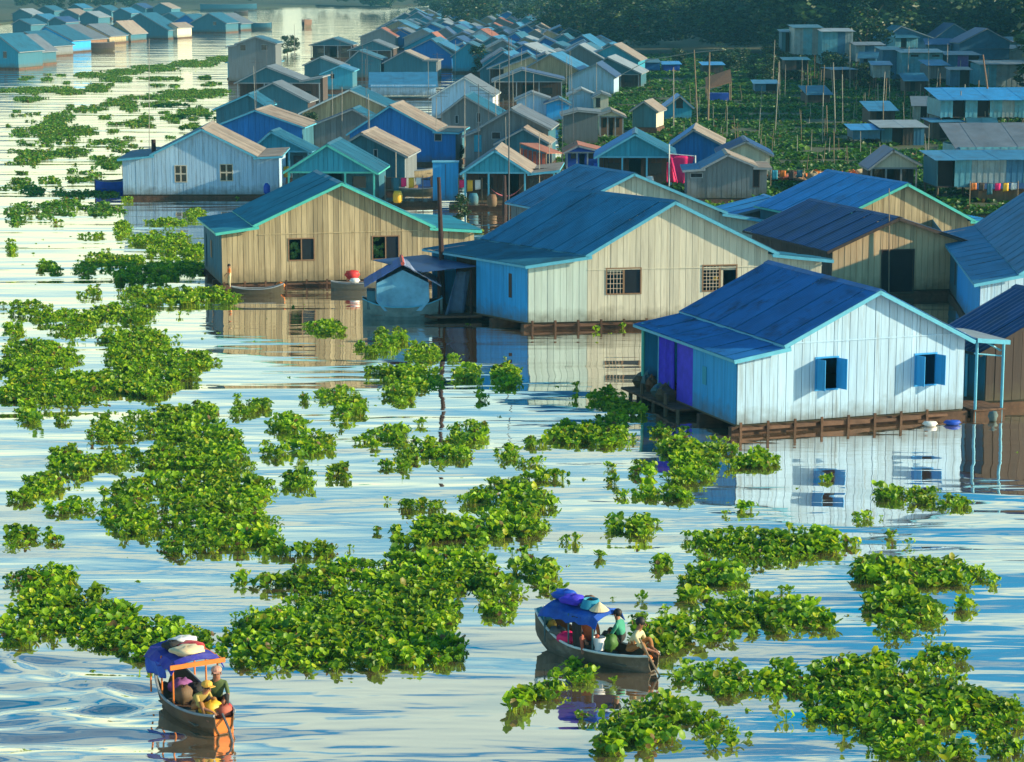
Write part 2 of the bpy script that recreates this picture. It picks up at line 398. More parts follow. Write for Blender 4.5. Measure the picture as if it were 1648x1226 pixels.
        if lod >= 1:
            mb = MB()
            for k in range(max(3, int(D / 1.6))):
                t = t0 + .05 + (t1 - t0 - .1) * k / (max(3, int(D / 1.6)) - 1); slab(mb, t, t + .06, -.07, -.005)
            ro = mb.build('roof', trim, root)
            nsh = max(1, round((t1 - t0) / .85)); sw = (t1 - t0) / nsh; nw = 5 if lod >= 2 else 3
            for k in range(nsh):
                mb = MB(); base_h = .0 + (k % 2) * .016; cols = []
                lift = rnd.uniform(0, .03)
                for j in range(nw * 2 + 1):
                    t = t0 + sw * (k + j / (nw * 2)) ; h = base_h + (.024 if j % 2 else 0)
                    cols.append((Pt(a + nx * h, t, za + nzv * h + dz - .0), Pt(b + nx * h, t, zb + nzv * h + dz + lift)))
                i0 = len(mb.v)
                for c0, c1 in cols: mb.v += [c0, c1]
                for j in range(len(cols) - 1):
                    mb.f.append((i0 + 2 * j, i0 + 2 * j + 1, i0 + 2 * j + 3, i0 + 2 * j + 2)); mb.mi.append(0)
                mb.build('roof_sheet', rm, ro)
        else:
            mb = MB(); slab(mb, t0, t1, 0, .05); mb.build('roof', rm, root)
        # barge board along the front edge, sits under the sheet
        mb = MB(); q = lambda s, t, z, h: Pt(s + nx * h, t, z + nzv * h + dz)
        hh = (-.15, -.008) if lod >= 1 else (-.14, -.004)
        ea, eb = 0.0, 0.0
        mb.hexa([q(a, t0 + .0, za, hh[0]), q(b, t0, zb, hh[0]), q(b, t0 + .035, zb, hh[0]), q(a, t0 + .035, za, hh[0]),
                 q(a, t0, za, hh[1]), q(b, t0, zb, hh[1]), q(b, t0 + .035, zb, hh[1]), q(a, t0 + .035, za, hh[1])])
        mb.build('barge_board', trim, root)
        # eave fascia
        if i == 0 or i == nseg - 1 or (leanL and i == leanL) or (leanR and i == nseg - 1 - leanR):
            mb = MB(); s_, z_ = (a, za) if i < ip else (b, zb); sg = 1 if i < ip else -1
            mb.hexa([Pt(s_, t0 + .04, z_ + dz - .11), Pt(s_ + sg * .03, t0 + .04, z_ + dz - .11), Pt(s_ + sg * .03, t1, z_ + dz - .11), Pt(s_, t1, z_ + dz - .11),
                     Pt(s_, t0 + .04, z_ + dz - .01), Pt(s_ + sg * .03, t0 + .04, z_ + dz - .01), Pt(s_ + sg * .03, t1, z_ + dz - .01), Pt(s_, t1, z_ + dz - .01)])
            mb.build('fascia', trim, root)
    if lod >= 1 and 0 < ip < len(pr) - 1:   # ridge cap
        (sp, zp) = pr[ip]; mb = MB(); k = (zp - pr[ip - 1][1]) / (sp - pr[ip - 1][0]); k2 = (zp - pr[ip + 1][1]) / (pr[ip + 1][0] - sp)
        for sg, kk in ((-1, k), (1, k2)):
            mb.hexa([Pt(sp, -oh - .01, zp + .082), Pt(sp + sg * .2, -oh - .01, zp + .082 - kk * .2), Pt(sp + sg * .2, D + oh * .6, zp + .082 - kk * .2), Pt(sp, D + oh * .6, zp + .082),
                     Pt(sp, -oh - .01, zp + .1), Pt(sp + sg * .2, -oh - .01, zp + .1 - kk * .2), Pt(sp + sg * .2, D + oh * .6, zp + .1 - kk * .2), Pt(sp, D + oh * .6, zp + .1)])
        mb.build('ridge_cap', rmatr or rmat, root)
    # ---- windows
    for (a, z0, b, z1, st) in wins:
        window(root, a, b, z0, z1, st, lod)
    root['_'] = 0; del root['_']
    class Hh: pass
    h = Hh(); h.root = root; h.O = O; h.u = u; h.v = v; h.pr = pr; h.W = Wd; h.D = D; h.Pt = Pt; h.pl = pl; h.s0 = s0; h.yaw = yaw; h.zf = zf; h.top = top; h.w2 = w2
    return h

def window(root, a, b, z0, z1, st, lod=1):
    """in the plane t=0 of its house; styles: dark, grid, bars, cross, shutters, door, curtain"""
    f = .06 if lod else .08
    fm = {'cross': FRAMEC, 'bars': FRAMEB, 'grid': FRAMEB, 'shutters': BLUEP, 'slide': FRAMEB, 'dark': TRIM_N, 'door': DARKW, 'cyan_door': CYAN, 'half_green': FRAMEB}[st]
    fr = MB(); t0, t1 = -.045, .03
    if st == 'cyan_door':
        m = MB(); m.box((a, -.04, z0), (b, -.024, z1)); d = m.build('door', CYAN, root)
        m = MB(); m.box((b - .15, -.06, z0 + .9), (b - .1, -.041, z0 + 1.0)); m.build('handle', METALP, d); return
    if lod == 0:
        m = MB(); m.box((a, -.03, z0), (b, -.004, z1)); w = m.build('door' if st == 'door' else 'window', GLASSD, root)
        m = MB(); m.box((a - .04, -.045, z1), (b + .04, -.005, z1 + .06)); m.box((a - .04, -.045, z0 - .06), (b + .04, -.005, z0)); m.build('frame', fm, w); return
    fr.box((a - f, t0, z0 - f), (b + f, t1, z0)); fr.box((a - f, t0, z1), (b + f, t1, z1 + f))
    fr.box((a - f, t0, z0), (a, t1, z1)); fr.box((b, t0, z0), (b + f, t1, z1))
    w = fr.build('door' if st == 'door' else 'window', fm, root)
    if st == 'cross':
        m = MB(); c = (a + b) / 2; cz = (z0 + z1) / 2; m.box((c - .05, -.035, z0), (c + .05, 0, z1)); m.box((a, -.036, cz - .05), (c - .05, -.001, cz + .05)); m.box((c + .05, -.036, cz - .05), (b, -.001, cz + .05)); m.build('mullion', FRAMEC, w)
        for x0, x1 in ((a, c), (c, b)):
            for y0, y1 in ((z0, cz), (cz, z1)):
                m = MB(); m.box((x0, .004, y0), (x1, .012, y1)); m.build('pane', GLASSD, w)
    elif st in ('grid', 'slide'):
        c = (a + b) / 2; m = MB(); m.box((c - .04, -.035, z0), (c + .04, 0, z1)); m.build('mullion', FRAMEB, w)
        m = MB(); nb = 5
        for k in range(1, nb): x = a + (c - a) * k / nb; m.box((x - .012, -.02, z0), (x + .012, -.004, z1))
        nh = 7 if st == 'slide' else 5
        for k in range(1, nh): z = z0 + (z1 - z0) * k / nh; m.box((a, -.034, z - .012), (c - .04, -.021, z + .012))
        m.build('grille', FRAMEC, w)
        if st == 'grid':
            m = MB(); m.box((c + .04, .0, z0), (b, .012, z1)); m.build('pane', GLASSD, w)
        else:
            m = MB(); m.blob(((a + c) / 2 + .25, .25, (z0 + z1) / 2 - .05), (.13, .1, .13)); m.build('lamp', YELLOW, w)
    elif st == 'half_green':
        c = (a + b) / 2; m = MB(); m.box((c - .03, -.03, z0), (c + .03, 0, z1)); m.build('mullion', FRAMEB, w)
        m = MB(); m.box((c + .03, .004, z0), (b, .012, z1)); m.build('pane', GLASSD, w)
        m = MB()
        for k in range(14): m.blob((a + rnd.uniform(.1, c - a - .1), .2 + rnd.random() * .1, z0 + rnd.uniform(.1, z1 - z0 - .1)), (.11, .05, .11), 6, 4, .5)
        m.build('foliage', MATS['leaf_pot'] if 'leaf_pot' in MATS else mat('leaf_pot', (.06, .16, .03), .6, .3, 5), w)
    elif st == 'shutters':
        wd = (b - a); 
        for sg, x in ((-1, a), (1, b)):
            m = MB(); l_ = wd * .56; th = R(103 if sg < 0 else 70)
            ex, ey = x + sg * l_ * math.cos(th), -.05 - l_ * math.sin(th)
            nxx, nyy = math.sin(th) * .02, math.cos(th) * .02 * sg
            m.hexa([(x, -.05, z0), (ex, ey, z0), (ex + nxx, ey + abs(nyy), z0), (x + nxx, -.05 + abs(nyy), z0), (x, -.05, z1), (ex, ey, z1), (ex + nxx, ey + abs(nyy), z1), (x + nxx, -.05 + abs(nyy), z1)])
            sh = m.build('shutter', BLUEP, w)
    elif st in ('dark', 'door', 'bars'):
        m = MB(); m.box((a, .02, z0), (b, .03, z1)); m.build('pane' if st != 'door' else 'opening', GLASSD if st != 'door' else INTER, w)
        if st == 'bars':
            m = MB()
            for k in range(1, 6): x = a + (b - a) * k / 6; m.box((x - .015, -.02, z0), (x + .015, -.004, z1))
            m.build('grille', FRAMEC, w)
# ------------------------------------------------------------------ water, land
def water_mat():
    m = bpy.data.materials.new('river_water'); m.use_nodes = True; t = m.node_tree; n = t.nodes; l = t.links.new
    b = n['Principled BSDF']; out = n['Material Output']
    geo = n.new('ShaderNodeNewGeometry')
    def noise(scale, stretch, det, rough=.5, dist=0.0, rot=0):
        mpn = n.new('ShaderNodeMapping'); mpn.inputs['Scale'].default_value = stretch; mpn.inputs['Rotation'].default_value = (0, 0, rot)
        l(geo.outputs['Position'], mpn.inputs['Vector']); z = n.new('ShaderNodeTexNoise'); z.inputs['Scale'].default_value = scale
        z.inputs['Detail'].default_value = det; z.inputs['Roughness'].default_value = rough; z.inputs['Distortion'].default_value = dist
        l(mpn.outputs[0], z.inputs['Vector']); return z.outputs[0]
    def math_(op, a, b_=None):
        x = n.new('ShaderNodeMath'); x.operation = op
        for i, q in enumerate((a, b_)):
            if q is None: continue
            if isinstance(q, (int, float)): x.inputs[i].default_value = q
            else: l(q, x.inputs[i])
        return x.outputs[0]
    swell = noise(1.0, (.055, .22, 1), 2, .4, .5, R(5))
    mid = noise(1.0, (.22, 1.0, 1), 2, .5, .4, R(-4))
    fine = noise(1.0, (1.6, 5.0, 1), 2, .5)
    calm = noise(1.0, (.03, .06, 1), 2, .5)
    cm = n.new('ShaderNodeMapRange'); cm.inputs[1].default_value = .48; cm.inputs[2].default_value = .62; cm.inputs[3].default_value = .12; cm.inputs[4].default_value = 1; l(calm, cm.inputs[0])
    h = math_('ADD', math_('MULTIPLY', swell, .55), math_('MULTIPLY', mid, .055))
    h = math_('ADD', h, math_('MULTIPLY', math_('MULTIPLY', fine, .0075), cm.outputs[0]))
    bn = n.new('ShaderNodeBump'); bn.inputs['Strength'].default_value = 1; bn.inputs['Distance'].default_value = .42; l(h, bn.inputs['Height'])
    # silt-brown body seen where the surface does not mirror
    silt = noise(1.0, (.02, .05, 1), 3)
    cr = n.new('ShaderNodeMix'); cr.data_type = 'RGBA'; cr.inputs['A'].default_value = (.13, .085, .045, 1); cr.inputs['B'].default_value = (.20, .13, .07, 1); l(silt, cr.inputs['Factor'])
    df = n.new('ShaderNodeBsdfDiffuse'); l(cr.outputs['Result'], df.inputs['Color'])
    gl = n.new('ShaderNodeBsdfGlossy'); gl.inputs['Roughness'].default_value = .025; gl.inputs['Color'].default_value = (1, 1, 1, 1); l(bn.outputs[0], gl.inputs['Normal'])
    fr0 = n.new('ShaderNodeFresnel'); fr0.inputs['IOR'].default_value = 1.33; l(bn.outputs[0], fr0.inputs['Normal']); fr = n.new('ShaderNodeMapRange'); fr.inputs[1].default_value = .02; fr.inputs[2].default_value = .36; fr.inputs[3].default_value = .50; fr.inputs[4].default_value = .88; l(fr0.outputs[0], fr.inputs[0])
    ms = n.new('ShaderNodeMixShader'); l(fr.outputs[0], ms.inputs[0]); l(df.outputs[0], ms.inputs[1]); l(gl.outputs[0], ms.inputs[2]); l(ms.outputs[0], out.inputs['Surface'])
    n.remove(b); return m
WATER = water_mat()
# one sheet: fine grid with a real boat wake near the left sampan, coarse beyond
def wake_h(x, y, bx, by, dx, dy):
    """waves trailing from a boat at (bx,by) that moves along (dx,dy)"""
    rx, ry = x - bx, y - by
    back = -(rx * dx + ry * dy); sd_ = rx * -dy + ry * dx
    k = np.clip(back / 1.2, 0, 1) * np.exp(-np.clip(back, 0, None) / 11) * (back > -1.5)
    arm = np.abs(np.abs(sd_) - back * .42)
    h = .07 * k * np.exp(-(arm / .8) ** 2) * np.cos(arm * 3.0 + back * 2.0)
    h += .03 * k * np.exp(-(sd_ / (.5 + back * .3)) ** 2) * np.sin(back * 1.1 + np.abs(sd_) * 3.4)
    return h
BL = unp(318, 1148); DL = Vector((.60, -.80, 0)).normalized()
def build_water():
    xs = np.concatenate([np.linspace(-2500, -26, 8)[:-1], np.arange(-26, 6, .14), np.linspace(6, 2500, 8)])
    ys = np.concatenate([np.linspace(-400, 42, 6)[:-1], np.arange(42, 66, .14), np.geomspace(66, 6000, 14)])
    X, Y = np.meshgrid(xs, ys); Z = np.zeros_like(X)
    # the wake runs off to the left of the boat
    Z += wake_h(X, Y, BL.x - .2, BL.y + .2, .93, -.30)
    rr = np.hypot((X + 13) / 6.5, (Y - 47.5) / 3.6)
    Z += np.exp(-rr ** 2) * (.040 * np.sin(X * .42 + Y * 2.7 + .5 * np.sin(X * .33)) + .026 * np.sin(-X * .5 + Y * 4.9 + .6 * np.sin(X * .9 + 1)) + .012 * np.sin(X * 1.6 + Y * 8.1) + .008 * np.sin(-X * 2.7 + Y * 11.0))
    edge = np.clip((X + 26) / 3, 0, 1) * np.clip((6 - X) / 3, 0, 1) * np.clip((Y - 42) / 2, 0, 1) * np.clip((66 - Y) / 5, 0, 1); Z *= edge
    v = np.stack([X.ravel(), Y.ravel(), Z.ravel()], 1); ny, nx = X.shape
    i = (np.arange(ny - 1)[:, None] * nx + np.arange(nx - 1)[None]).ravel(); q = np.stack([i, i + 1, i + nx + 1, i + nx], 1)
    me = bpy.data.meshes.new('river'); me.vertices.add(len(v)); me.vertices.foreach_set('co', v.ravel()); me.loops.add(q.size); me.loops.foreach_set('vertex_index', q.ravel())
    me.polygons.add(len(q)); me.polygons.foreach_set('loop_start', np.arange(len(q)) * 4); me.polygons.foreach_set('loop_total', np.full(len(q), 4)); me.polygons.foreach_set('use_smooth', np.ones(len(q), bool)); me.update(); me.validate()
    me.materials.append(WATER); o = bpy.data.objects.new('river', me); COL.objects.link(o); return tag(o, kind='structure')
build_water()

# land: flood meadow behind the houses on the right, far banks
GROUND = mat('muddy_ground', (.06, .075, .03), .9, .4, .3, spot=(.16, .07, .035), spot_amt=.5, spot_scale=.06)
def land(name, poly, z=.35, edge=1.5):
    bm = bmesh.new(); n = len(poly); c = sum((Vector((p[0], p[1], 0)) for p in poly), Vector()) / n
    lo = [bm.verts.new((p[0], p[1], -.6)) for p in poly]
    hi = []
    for p in poly:
        d = (c - Vector((p[0], p[1], 0))).normalized() * edge * 3; hi.append(bm.verts.new((p[0] + d.x, p[1] + d.y, z)))
    for i in range(n): bm.faces.new((lo[i], lo[(i + 1) % n], hi[(i + 1) % n], hi[i]))
    bm.faces.new(hi); bmesh.ops.recalc_face_normals(bm, faces=bm.faces)
    me = bpy.data.meshes.new(name); bm.to_mesh(me); bm.free(); me.materials.append(GROUND); o = bpy.data.objects.new(name, me); COL.objects.link(o); return tag(o, kind='structure')
g = lambda x, y: (unp(x, y).x, unp(x, y).y)
LAND = [g(905, 262), g(1010, 305), g(1180, 322), g(1360, 345), g(1560, 352), g(1760, 350), (420, 180), (800, 600), (1200, 2400), (260, 2400), g(650, 14), g(760, 60), g(860, 125), g(900, 190)]
land('meadow_ground', LAND)
land('far_bank', [g(-150, 62), g(40, 36), g(200, 22), g(380, 15), g(520, 10), g(640, 12), (150, 2600), (-1500, 2600), (-1500, 300)], .6)

# ------------------------------------------------------------------ leaves and plants
def leafmat(name, c0, c1, yellow, trans=.35):
    m = bpy.data.materials.new(name); m.use_nodes = True; t = m.node_tree; n = t.nodes; l = t.links.new; b = n['Principled BSDF']
    geo = n.new('ShaderNodeNewGeometry'); nz = n.new('ShaderNodeTexNoise'); nz.inputs['Scale'].default_value = .6; nz.inputs['Detail'].default_value = 3; l(geo.outputs['Position'], nz.inputs['Vector'])
    rp = n.new('ShaderNodeValToRGB'); e = rp.color_ramp.elements; e[0].position = 0; e[0].color = (*c0, 1); e[1].position = .8; e[1].color = (*c1, 1); x = e.new(.96); x.color = (*yellow, 1); x = e.new(.985); x.color = (.16, .10, .035, 1)
    l(geo.outputs['Random Per Island'], rp.inputs[0])
    mr = n.new('ShaderNodeMapRange'); mr.inputs[1].default_value = .3; mr.inputs[2].default_value = .7; mr.inputs[3].default_value = .65; mr.inputs[4].default_value = 1.25; l(nz.outputs[0], mr.inputs[0])
    sc = n.new('ShaderNodeVectorMath'); sc.operation = 'SCALE'; l(rp.outputs[0], sc.inputs[0]); l(mr.outputs[0], sc.inputs['Scale'])
    l(sc.outputs[0], b.inputs['Base Color']); b.inputs['Roughness'].default_value = .45; b.inputs['Specular IOR Level'].default_value = .35
    tr = n.new('ShaderNodeBsdfTranslucent'); ms = n.new('ShaderNodeMixShader'); ms.inputs[0].default_value = trans; l(sc.outputs[0], tr.inputs['Color'])
    l(b.outputs[0], ms.inputs[1]); l(tr.outputs[0], ms.inputs[2]); l(ms.outputs[0], n['Material Output'].inputs['Surface']); return m
HYA = leafmat('hyacinth_leaf', (.035, .16, .006), (.34, .56, .010), (.50, .52, .02), .45)
HYAF = leafmat('hyacinth_leaf_far', (.025, .13, .010), (.15, .32, .015), (.32, .32, .03))
HERB = leafmat('meadow_leaf', (.012, .06, .008), (.055, .17, .012), (.13, .24, .02))
TREEL = leafmat('tree_leaf', (.006, .028, .010), (.030, .085, .014), (.08, .14, .02), .2)
BARK = mat('bark', (.12, .09, .06), .9, .4, 2)
rng = np.random.default_rng(11)
def rosette(nl, R0, hgt, leaf, seed):
    """one plant: nl cupped round leaves on stalks; triangles as (k,3,3) array grouped in islands sharing vertices"""
    r = np.random.default_rng(seed); V = []; F = []
    for i in range(nl):
        az = 2 * math.pi * (i + r.uniform(-.3, .3)) / nl; lean = r.uniform(.15, 1.0); h = hgt * r.uniform(.55, 1.15) * (1.15 - .45 * lean); rad = R0 * lean
        c = np.array([rad * math.cos(az), rad * math.sin(az), h]); s = leaf * r.uniform(.75, 1.2)
        tilt = r.uniform(.25, 1.15); out = np.array([math.cos(az), math.sin(az), 0])
        nrm = out * math.sin(tilt) * (1 if r.random() < .5 else -1) + np.array([0, 0, 1]) * math.cos(tilt)
        a = np.cross(nrm, [0.13, .21, 1]); a /= np.linalg.norm(a); b = np.cross(nrm, a)
        k0 = len(V); V.append(c - nrm * s * .14)
        for k in range(6):
            t = 2 * math.pi * k / 6 + .3; V.append(c + (a * math.cos(t) * .85 + b * math.sin(t)) * s * .5)
        for k in range(6): F.append((k0, k0 + 1 + k, k0 + 1 + (k + 1) % 6))
        k1 = len(V); side = np.array([-out[1], out[0], 0]) * .011
        V += [np.array([out[0] * .02, out[1] * .02, -.02]) - side, np.array([out[0] * .02, out[1] * .02, -.02]) + side, c + side * .6, c - side * .6]
        F += [(k1, k1 + 1, k1 + 2), (k1, k1 + 2, k1 + 3)]
    return np.array(V), np.array(F)
ROS = [rosette(8 + i % 3, .21, .165 + .015 * (i % 4), .115 + .022 * (i % 4), 40 + i) for i in range(12)]
ROSF = [rosette(4, .30, .11, .26, 80 + i) for i in range(6)]       # coarser plants for far mats
def scatter_mesh(name, protos, pos, rz, sc, mat_, szz=None):
    Vs = []; Fs = []; off = 0; pid = rng.integers(0, len(protos), len(pos))
    for p, (V, F) in enumerate(protos):
        idx = np.where(pid == p)[0]
        if not len(idx): continue
        c, s_ = np.cos(rz[idx]), np.sin(rz[idx]); k = sc[idx]
        x = (V[None, :, 0] * c[:, None] - V[None, :, 1] * s_[:, None]) * k[:, None] + pos[idx, 0][:, None]
        y = (V[None, :, 0] * s_[:, None] + V[None, :, 1] * c[:, None]) * k[:, None] + pos[idx, 1][:, None]
        zz = V[None, :, 2] * (k if szz is None else szz[idx])[:, None] + pos[idx, 2][:, None]
        Vs.append(np.stack([x, y, zz], 2).reshape(-1, 3))
        Fs.append((F[None] + (np.arange(len(idx)) * len(V))[:, None, None] + off).reshape(-1, 3)); off += len(idx) * len(V)
    V = np.concatenate(Vs); F = np.concatenate(Fs)
    me = bpy.data.meshes.new(name); me.vertices.add(len(V)); me.vertices.foreach_set('co', V.ravel().astype(np.float32))
    me.loops.add(F.size); me.loops.foreach_set('vertex_index', F.ravel().astype(np.int32)); me.polygons.add(len(F))
    me.polygons.foreach_set('loop_start', (np.arange(len(F)) * 3).astype(np.int32)); me.polygons.foreach_set('loop_total', np.full(len(F), 3, np.int32))
    me.update(); me.materials.append(mat_); o = bpy.data.objects.new(name, me); COL.objects.link(o); return o
def inpoly(P, poly):
    x, y = P[:, 0], P[:, 1]; r = np.zeros(len(P), bool); n = len(poly)
    for i in range(n):
        x0, y0 = poly[i][0], poly[i][1]; x1, y1 = poly[i - 1][0], poly[i - 1][1]
        if y0 == y1: continue
        r ^= ((y0 > y) != (y1 > y)) & (x < (x1 - x0) * (y - y0) / (y1 - y0) + x0)
    return r
def vnoise(P, f, seed):
    """cheap value noise, smooth"""
    r = np.random.default_rng(seed); T = r.random((64, 64)); q = P * f; i = np.floor(q).astype(int); d = q - i; d = d * d * (3 - 2 * d)
    a = T[i[:, 0] % 64, i[:, 1] % 64]; b = T[(i[:, 0] + 1) % 64, i[:, 1] % 64]; c = T[i[:, 0] % 64, (i[:, 1] + 1) % 64]; e = T[(i[:, 0] + 1) % 64, (i[:, 1] + 1) % 64]
    return (a * (1 - d[:, 0]) + b * d[:, 0]) * (1 - d[:, 1]) + (c * (1 - d[:, 0]) + e * d[:, 0]) * d[:, 1]
NP_ = [0]
HULLS = []
def mat_points(ells, dens, h_vis=.17):
    """ells: visible ellipses in photo pixels (cx, cy, rx, ry) -> plant positions on the water"""
    out = []
    for (cx, cy, rx, ry) in ells:
        bot = cy + ry; s = 1 / mpp(bot); top_ = cy - ry + h_vis * s * .75
        top_ = min(top_, bot - max(2.0, ry * .5)); 
        A = unp(cx - rx, bot); B = unp(cx + rx, bot); y0, y1 = A.y, unp(cx, top_).y; xc = (A.x + B.x) / 2; hw = (B.x - A.x) / 2; hh = (y1 - y0) / 2; yc = (y0 + y1) / 2
        n = max(2, int(rx and math.pi * hw * hh * dens)); P = rng.random((int(n * 2.6), 2)) * 2.9 - 1.45
        rr = np.hypot(P[:, 0], P[:, 1]); Q = np.stack([xc + P[:, 0] * hw * 1.06 + P[:, 1] * hh * cx_skew(cx), yc + P[:, 1] * hh * 1.06], 1)
        Qn = Q * np.array([1.0, .55]); nz = vnoise(Qn + 500, 1.1, 3) * .5 + vnoise(Qn + 500, 2.9, 5) * .5
        keep = rr < .20 + nz * 1.05 + rng.random(len(P)) * .34
        k2 = (vnoise(Q + 300, 1.6, 9) > .22) | (rng.random(len(Q)) < .25)
        out.append(Q[keep & k2])
    return np.concatenate(out) if out else np.zeros((0, 2))
def cx_skew(cx): return (cx - CX) / FOC
def mat_(name, ells, label=None, kind=None, cat=None, group=None, dens=17, far=False, size=1.0):
    P = mat_points(ells, dens)
    bad = np.zeros(len(P), bool)
    for f in FOOT + HULLS: bad |= inpoly(P, [(q.x, q.y) for q in f])
    P = P[~bad]
    if len(P) < 1: return None
    c = P.mean(0); pos = np.concatenate([P - c, np.zeros((len(P), 1))], 1)
    nz = vnoise(P + 500, .7, 21) * .6 + vnoise(P + 500, 1.9, 22) * .4; sc = (.45 + 1.0 * nz + rng.uniform(-.25, .3, len(P))) * size
    NP_[0] += len(P)
    o = scatter_mesh(name, ROSF if far else ROS, pos, rng.random(len(P)) * 6.28, sc, HYAF if far else HYA); o.location = (c[0], c[1], 0)
    return tag(o, label, cat, group, kind)

def tree_protos():
    out = []
    for k in range(5):
        r = np.random.default_rng(300 + k); V = []; F = []
        cl = []
        for i in range(26):
            t = r.random(); a = r.random() * 6.28; rad = 2.7 * math.sqrt(r.random()) * (1 - .5 * abs(t - .45)); cl.append((rad * math.cos(a), rad * math.sin(a), 3.2 + t * 6.5, r.uniform(.8, 1.7)))
        for (x, y, z, s) in cl:
            for j in range(60):
                d = r.normal(size=3); d /= np.linalg.norm(d); p = np.array([x, y, z]) + d * s * r.uniform(.55, 1.05) * np.array([1, 1, .75]); n = d + r.normal(size=3) * .5; n /= np.linalg.norm(n)
                a = np.cross(n, [.2, .1, 1]); a /= np.linalg.norm(a); b = np.cross(n, a); w = r.uniform(.16, .38); i0 = len(V)
                V += [p - a * w, p - b * w * .6, p + a * w, p + b * w * .6]; F += [(i0, i0 + 1, i0 + 2), (i0, i0 + 2, i0 + 3)]
        out.append((np.array(V), np.array(F)))
    return out
TP = tree_protos(); TREE_ME = []
for V, F in TP:
    me = bpy.data.meshes.new('crown'); me.from_pydata(V.tolist(), [], F.tolist()); me.materials.append(TREEL); TREE_ME.append(me)
TRUNK_ME = []
for k in range(3):
    m = MB(); rr = random.Random(k); m.tube([(0, 0, -.5), (.1, 0, 2), (.2, .15, 5), (.1, .1, 8)], [.28, .22, .15, .05], 7)
    for j in range(5): a = rr.random() * 6.28; m.tube([(.1, .05, 2.5 + j * .8), (1.0 * math.cos(a), 1.0 * math.sin(a), 3.7 + j * .9), (1.9 * math.cos(a), 1.9 * math.sin(a), 4.6 + j)], [.11, .07, .03], 5)
    o = m.build('trunk', BARK); TRUNK_ME.append(o.data); bpy.data.objects.remove(o)
def tree(px, py, h, label, wide=1.0, group='trees along the bank', z=.3):
    p = unp(px, py, 0); t = thing('tree' if h > 6 else 'bush', label, 'tree' if h > 6 else 'bush', (p.x, p.y, z - (.28 * h if h < 6 else 0)), rnd.random() * 6.28, group); s = h / 10
    k = rnd.randrange(5)
    for nm, me in (('crown', TREE_ME[k]), ('trunk', TRUNK_ME[k % 3])):
        o = bpy.data.objects.new(nm, me); COL.objects.link(o); o.parent = t; o.scale = (s * wide, s * wide, s)
    return t
# ------------------------------------------------------------------ the four big houses in front
A = house('white_house', 'pale blue boarded floating house with two blue shuttered windows, nearest of all the houses', [(1187, 573), (1266, 549), (1410, 467), (1553, 542)],
    base=((1187, 683), (1553, 657)), z_floor=.36, rear=(1240, 423), wall=WHITEBLUE, side=BLUEP, rmat=R_DEEP, trim=TRIM_B, plank=.31, lod=2, leanL=1,
    win=[(1314, 577, 1346, 624, 'shutters'), (1474, 571, 1504, 617, 'shutters')], group='big boarded houses along the channel', sidewall='R', low=3.08, over=.3)
def side_part(h, s, t0, t1, z0, z1, m, name, parent=None, th=.04, n=1, gap=.01):
    o = None
    for k in range(n):
        a = t0 + (t1 - t0) * k / n; b = t0 + (t1 - t0) * (k + 1) / n; mb = MB()
        mb.hexa([h.Pt(s - th, a + gap, z0), h.Pt(s, a + gap, z0), h.Pt(s, b - gap, z0), h.Pt(s - th, b - gap, z0), h.Pt(s - th, a + gap, z1), h.Pt(s, a + gap, z1), h.Pt(s, b - gap, z1), h.Pt(s - th, b - gap, z1)])
        o = mb.build(name, m, parent or h.root)
    return o
def side_t(h, px, s=0):
    """t at which the side plane shows at photo column px"""
    P = h.w2(s, 0); n = Vector((-h.v.y, h.v.x, 0)); d = ray(px, 560); t = (P - CP).dot(n) / d.dot(n); q = CP + d * t; return (Vector((q.x, q.y, 0)) - Vector((P.x, P.y, 0))).dot(h.v)
eA = A.pr[0][1]
tA = side_t(A, 1117); tB = side_t(A, 1090); tC = side_t(A, 1066)
side_part(A, 0, .02, tA, A.zf, eA - .05, BLUEP, 'side_wall', n=max(2, int(tA / .9)))
side_part(A, .02, tA + .02, tB, A.zf, eA - .1, PURPLE, 'door', th=.03)
def curtain(h, s, t0, t1, z0, z1, m, n=22, amp=.05):
    mb = MB(); 
    for k in range(n + 1):
        t = t0 + (t1 - t0) * k / n; x = s + amp * math.sin(k * 1.9) ; mb.v += [h.Pt(x, t, z1), h.Pt(x * 1.0 + amp * .6 * math.sin(k * 1.3), t, z0 + .1 * math.sin(k * .4))]
    for k in range(n): mb.f.append((2 * k, 2 * k + 1, 2 * k + 3, 2 * k + 2)); mb.mi.append(0)
    return mb.build('curtain', m, h.root)
c_ = curtain(A, -.10, tB + .05, tC, A.zf + .3, eA - .12, PURPLE)
side_part(A, A.pr[1][0], 0.3, A.D, A.zf, A.pr[1][1] - .1, CYAN, 'inner_wall', n=8)
mb = MB(); mb.box(A.Pt(-.06, A.D - .15, A.zf), A.Pt(.06, A.D - .03, eA - .05)); 
mb = MB(); mb.tube([A.Pt(0, A.D - .1, -.2), A.Pt(0, A.D - .1, eA)], .07, 8); mb.build('post', TRIM_T, A.root)
mb = MB(); mb.tube([A.Pt(0, tC + .3, A.zf), A.Pt(0, tC + .3, eA)], .05, 8); mb.build('post', TRIM_B, A.root)
# little light blue shutter on the side wall of the near house
p0 = side_t(A, 1137); side_part(A, -.045, p0 - .15, p0 + .2, A.zf + 1.0, A.zf + 1.65, CYAN, 'hatch', th=.02)
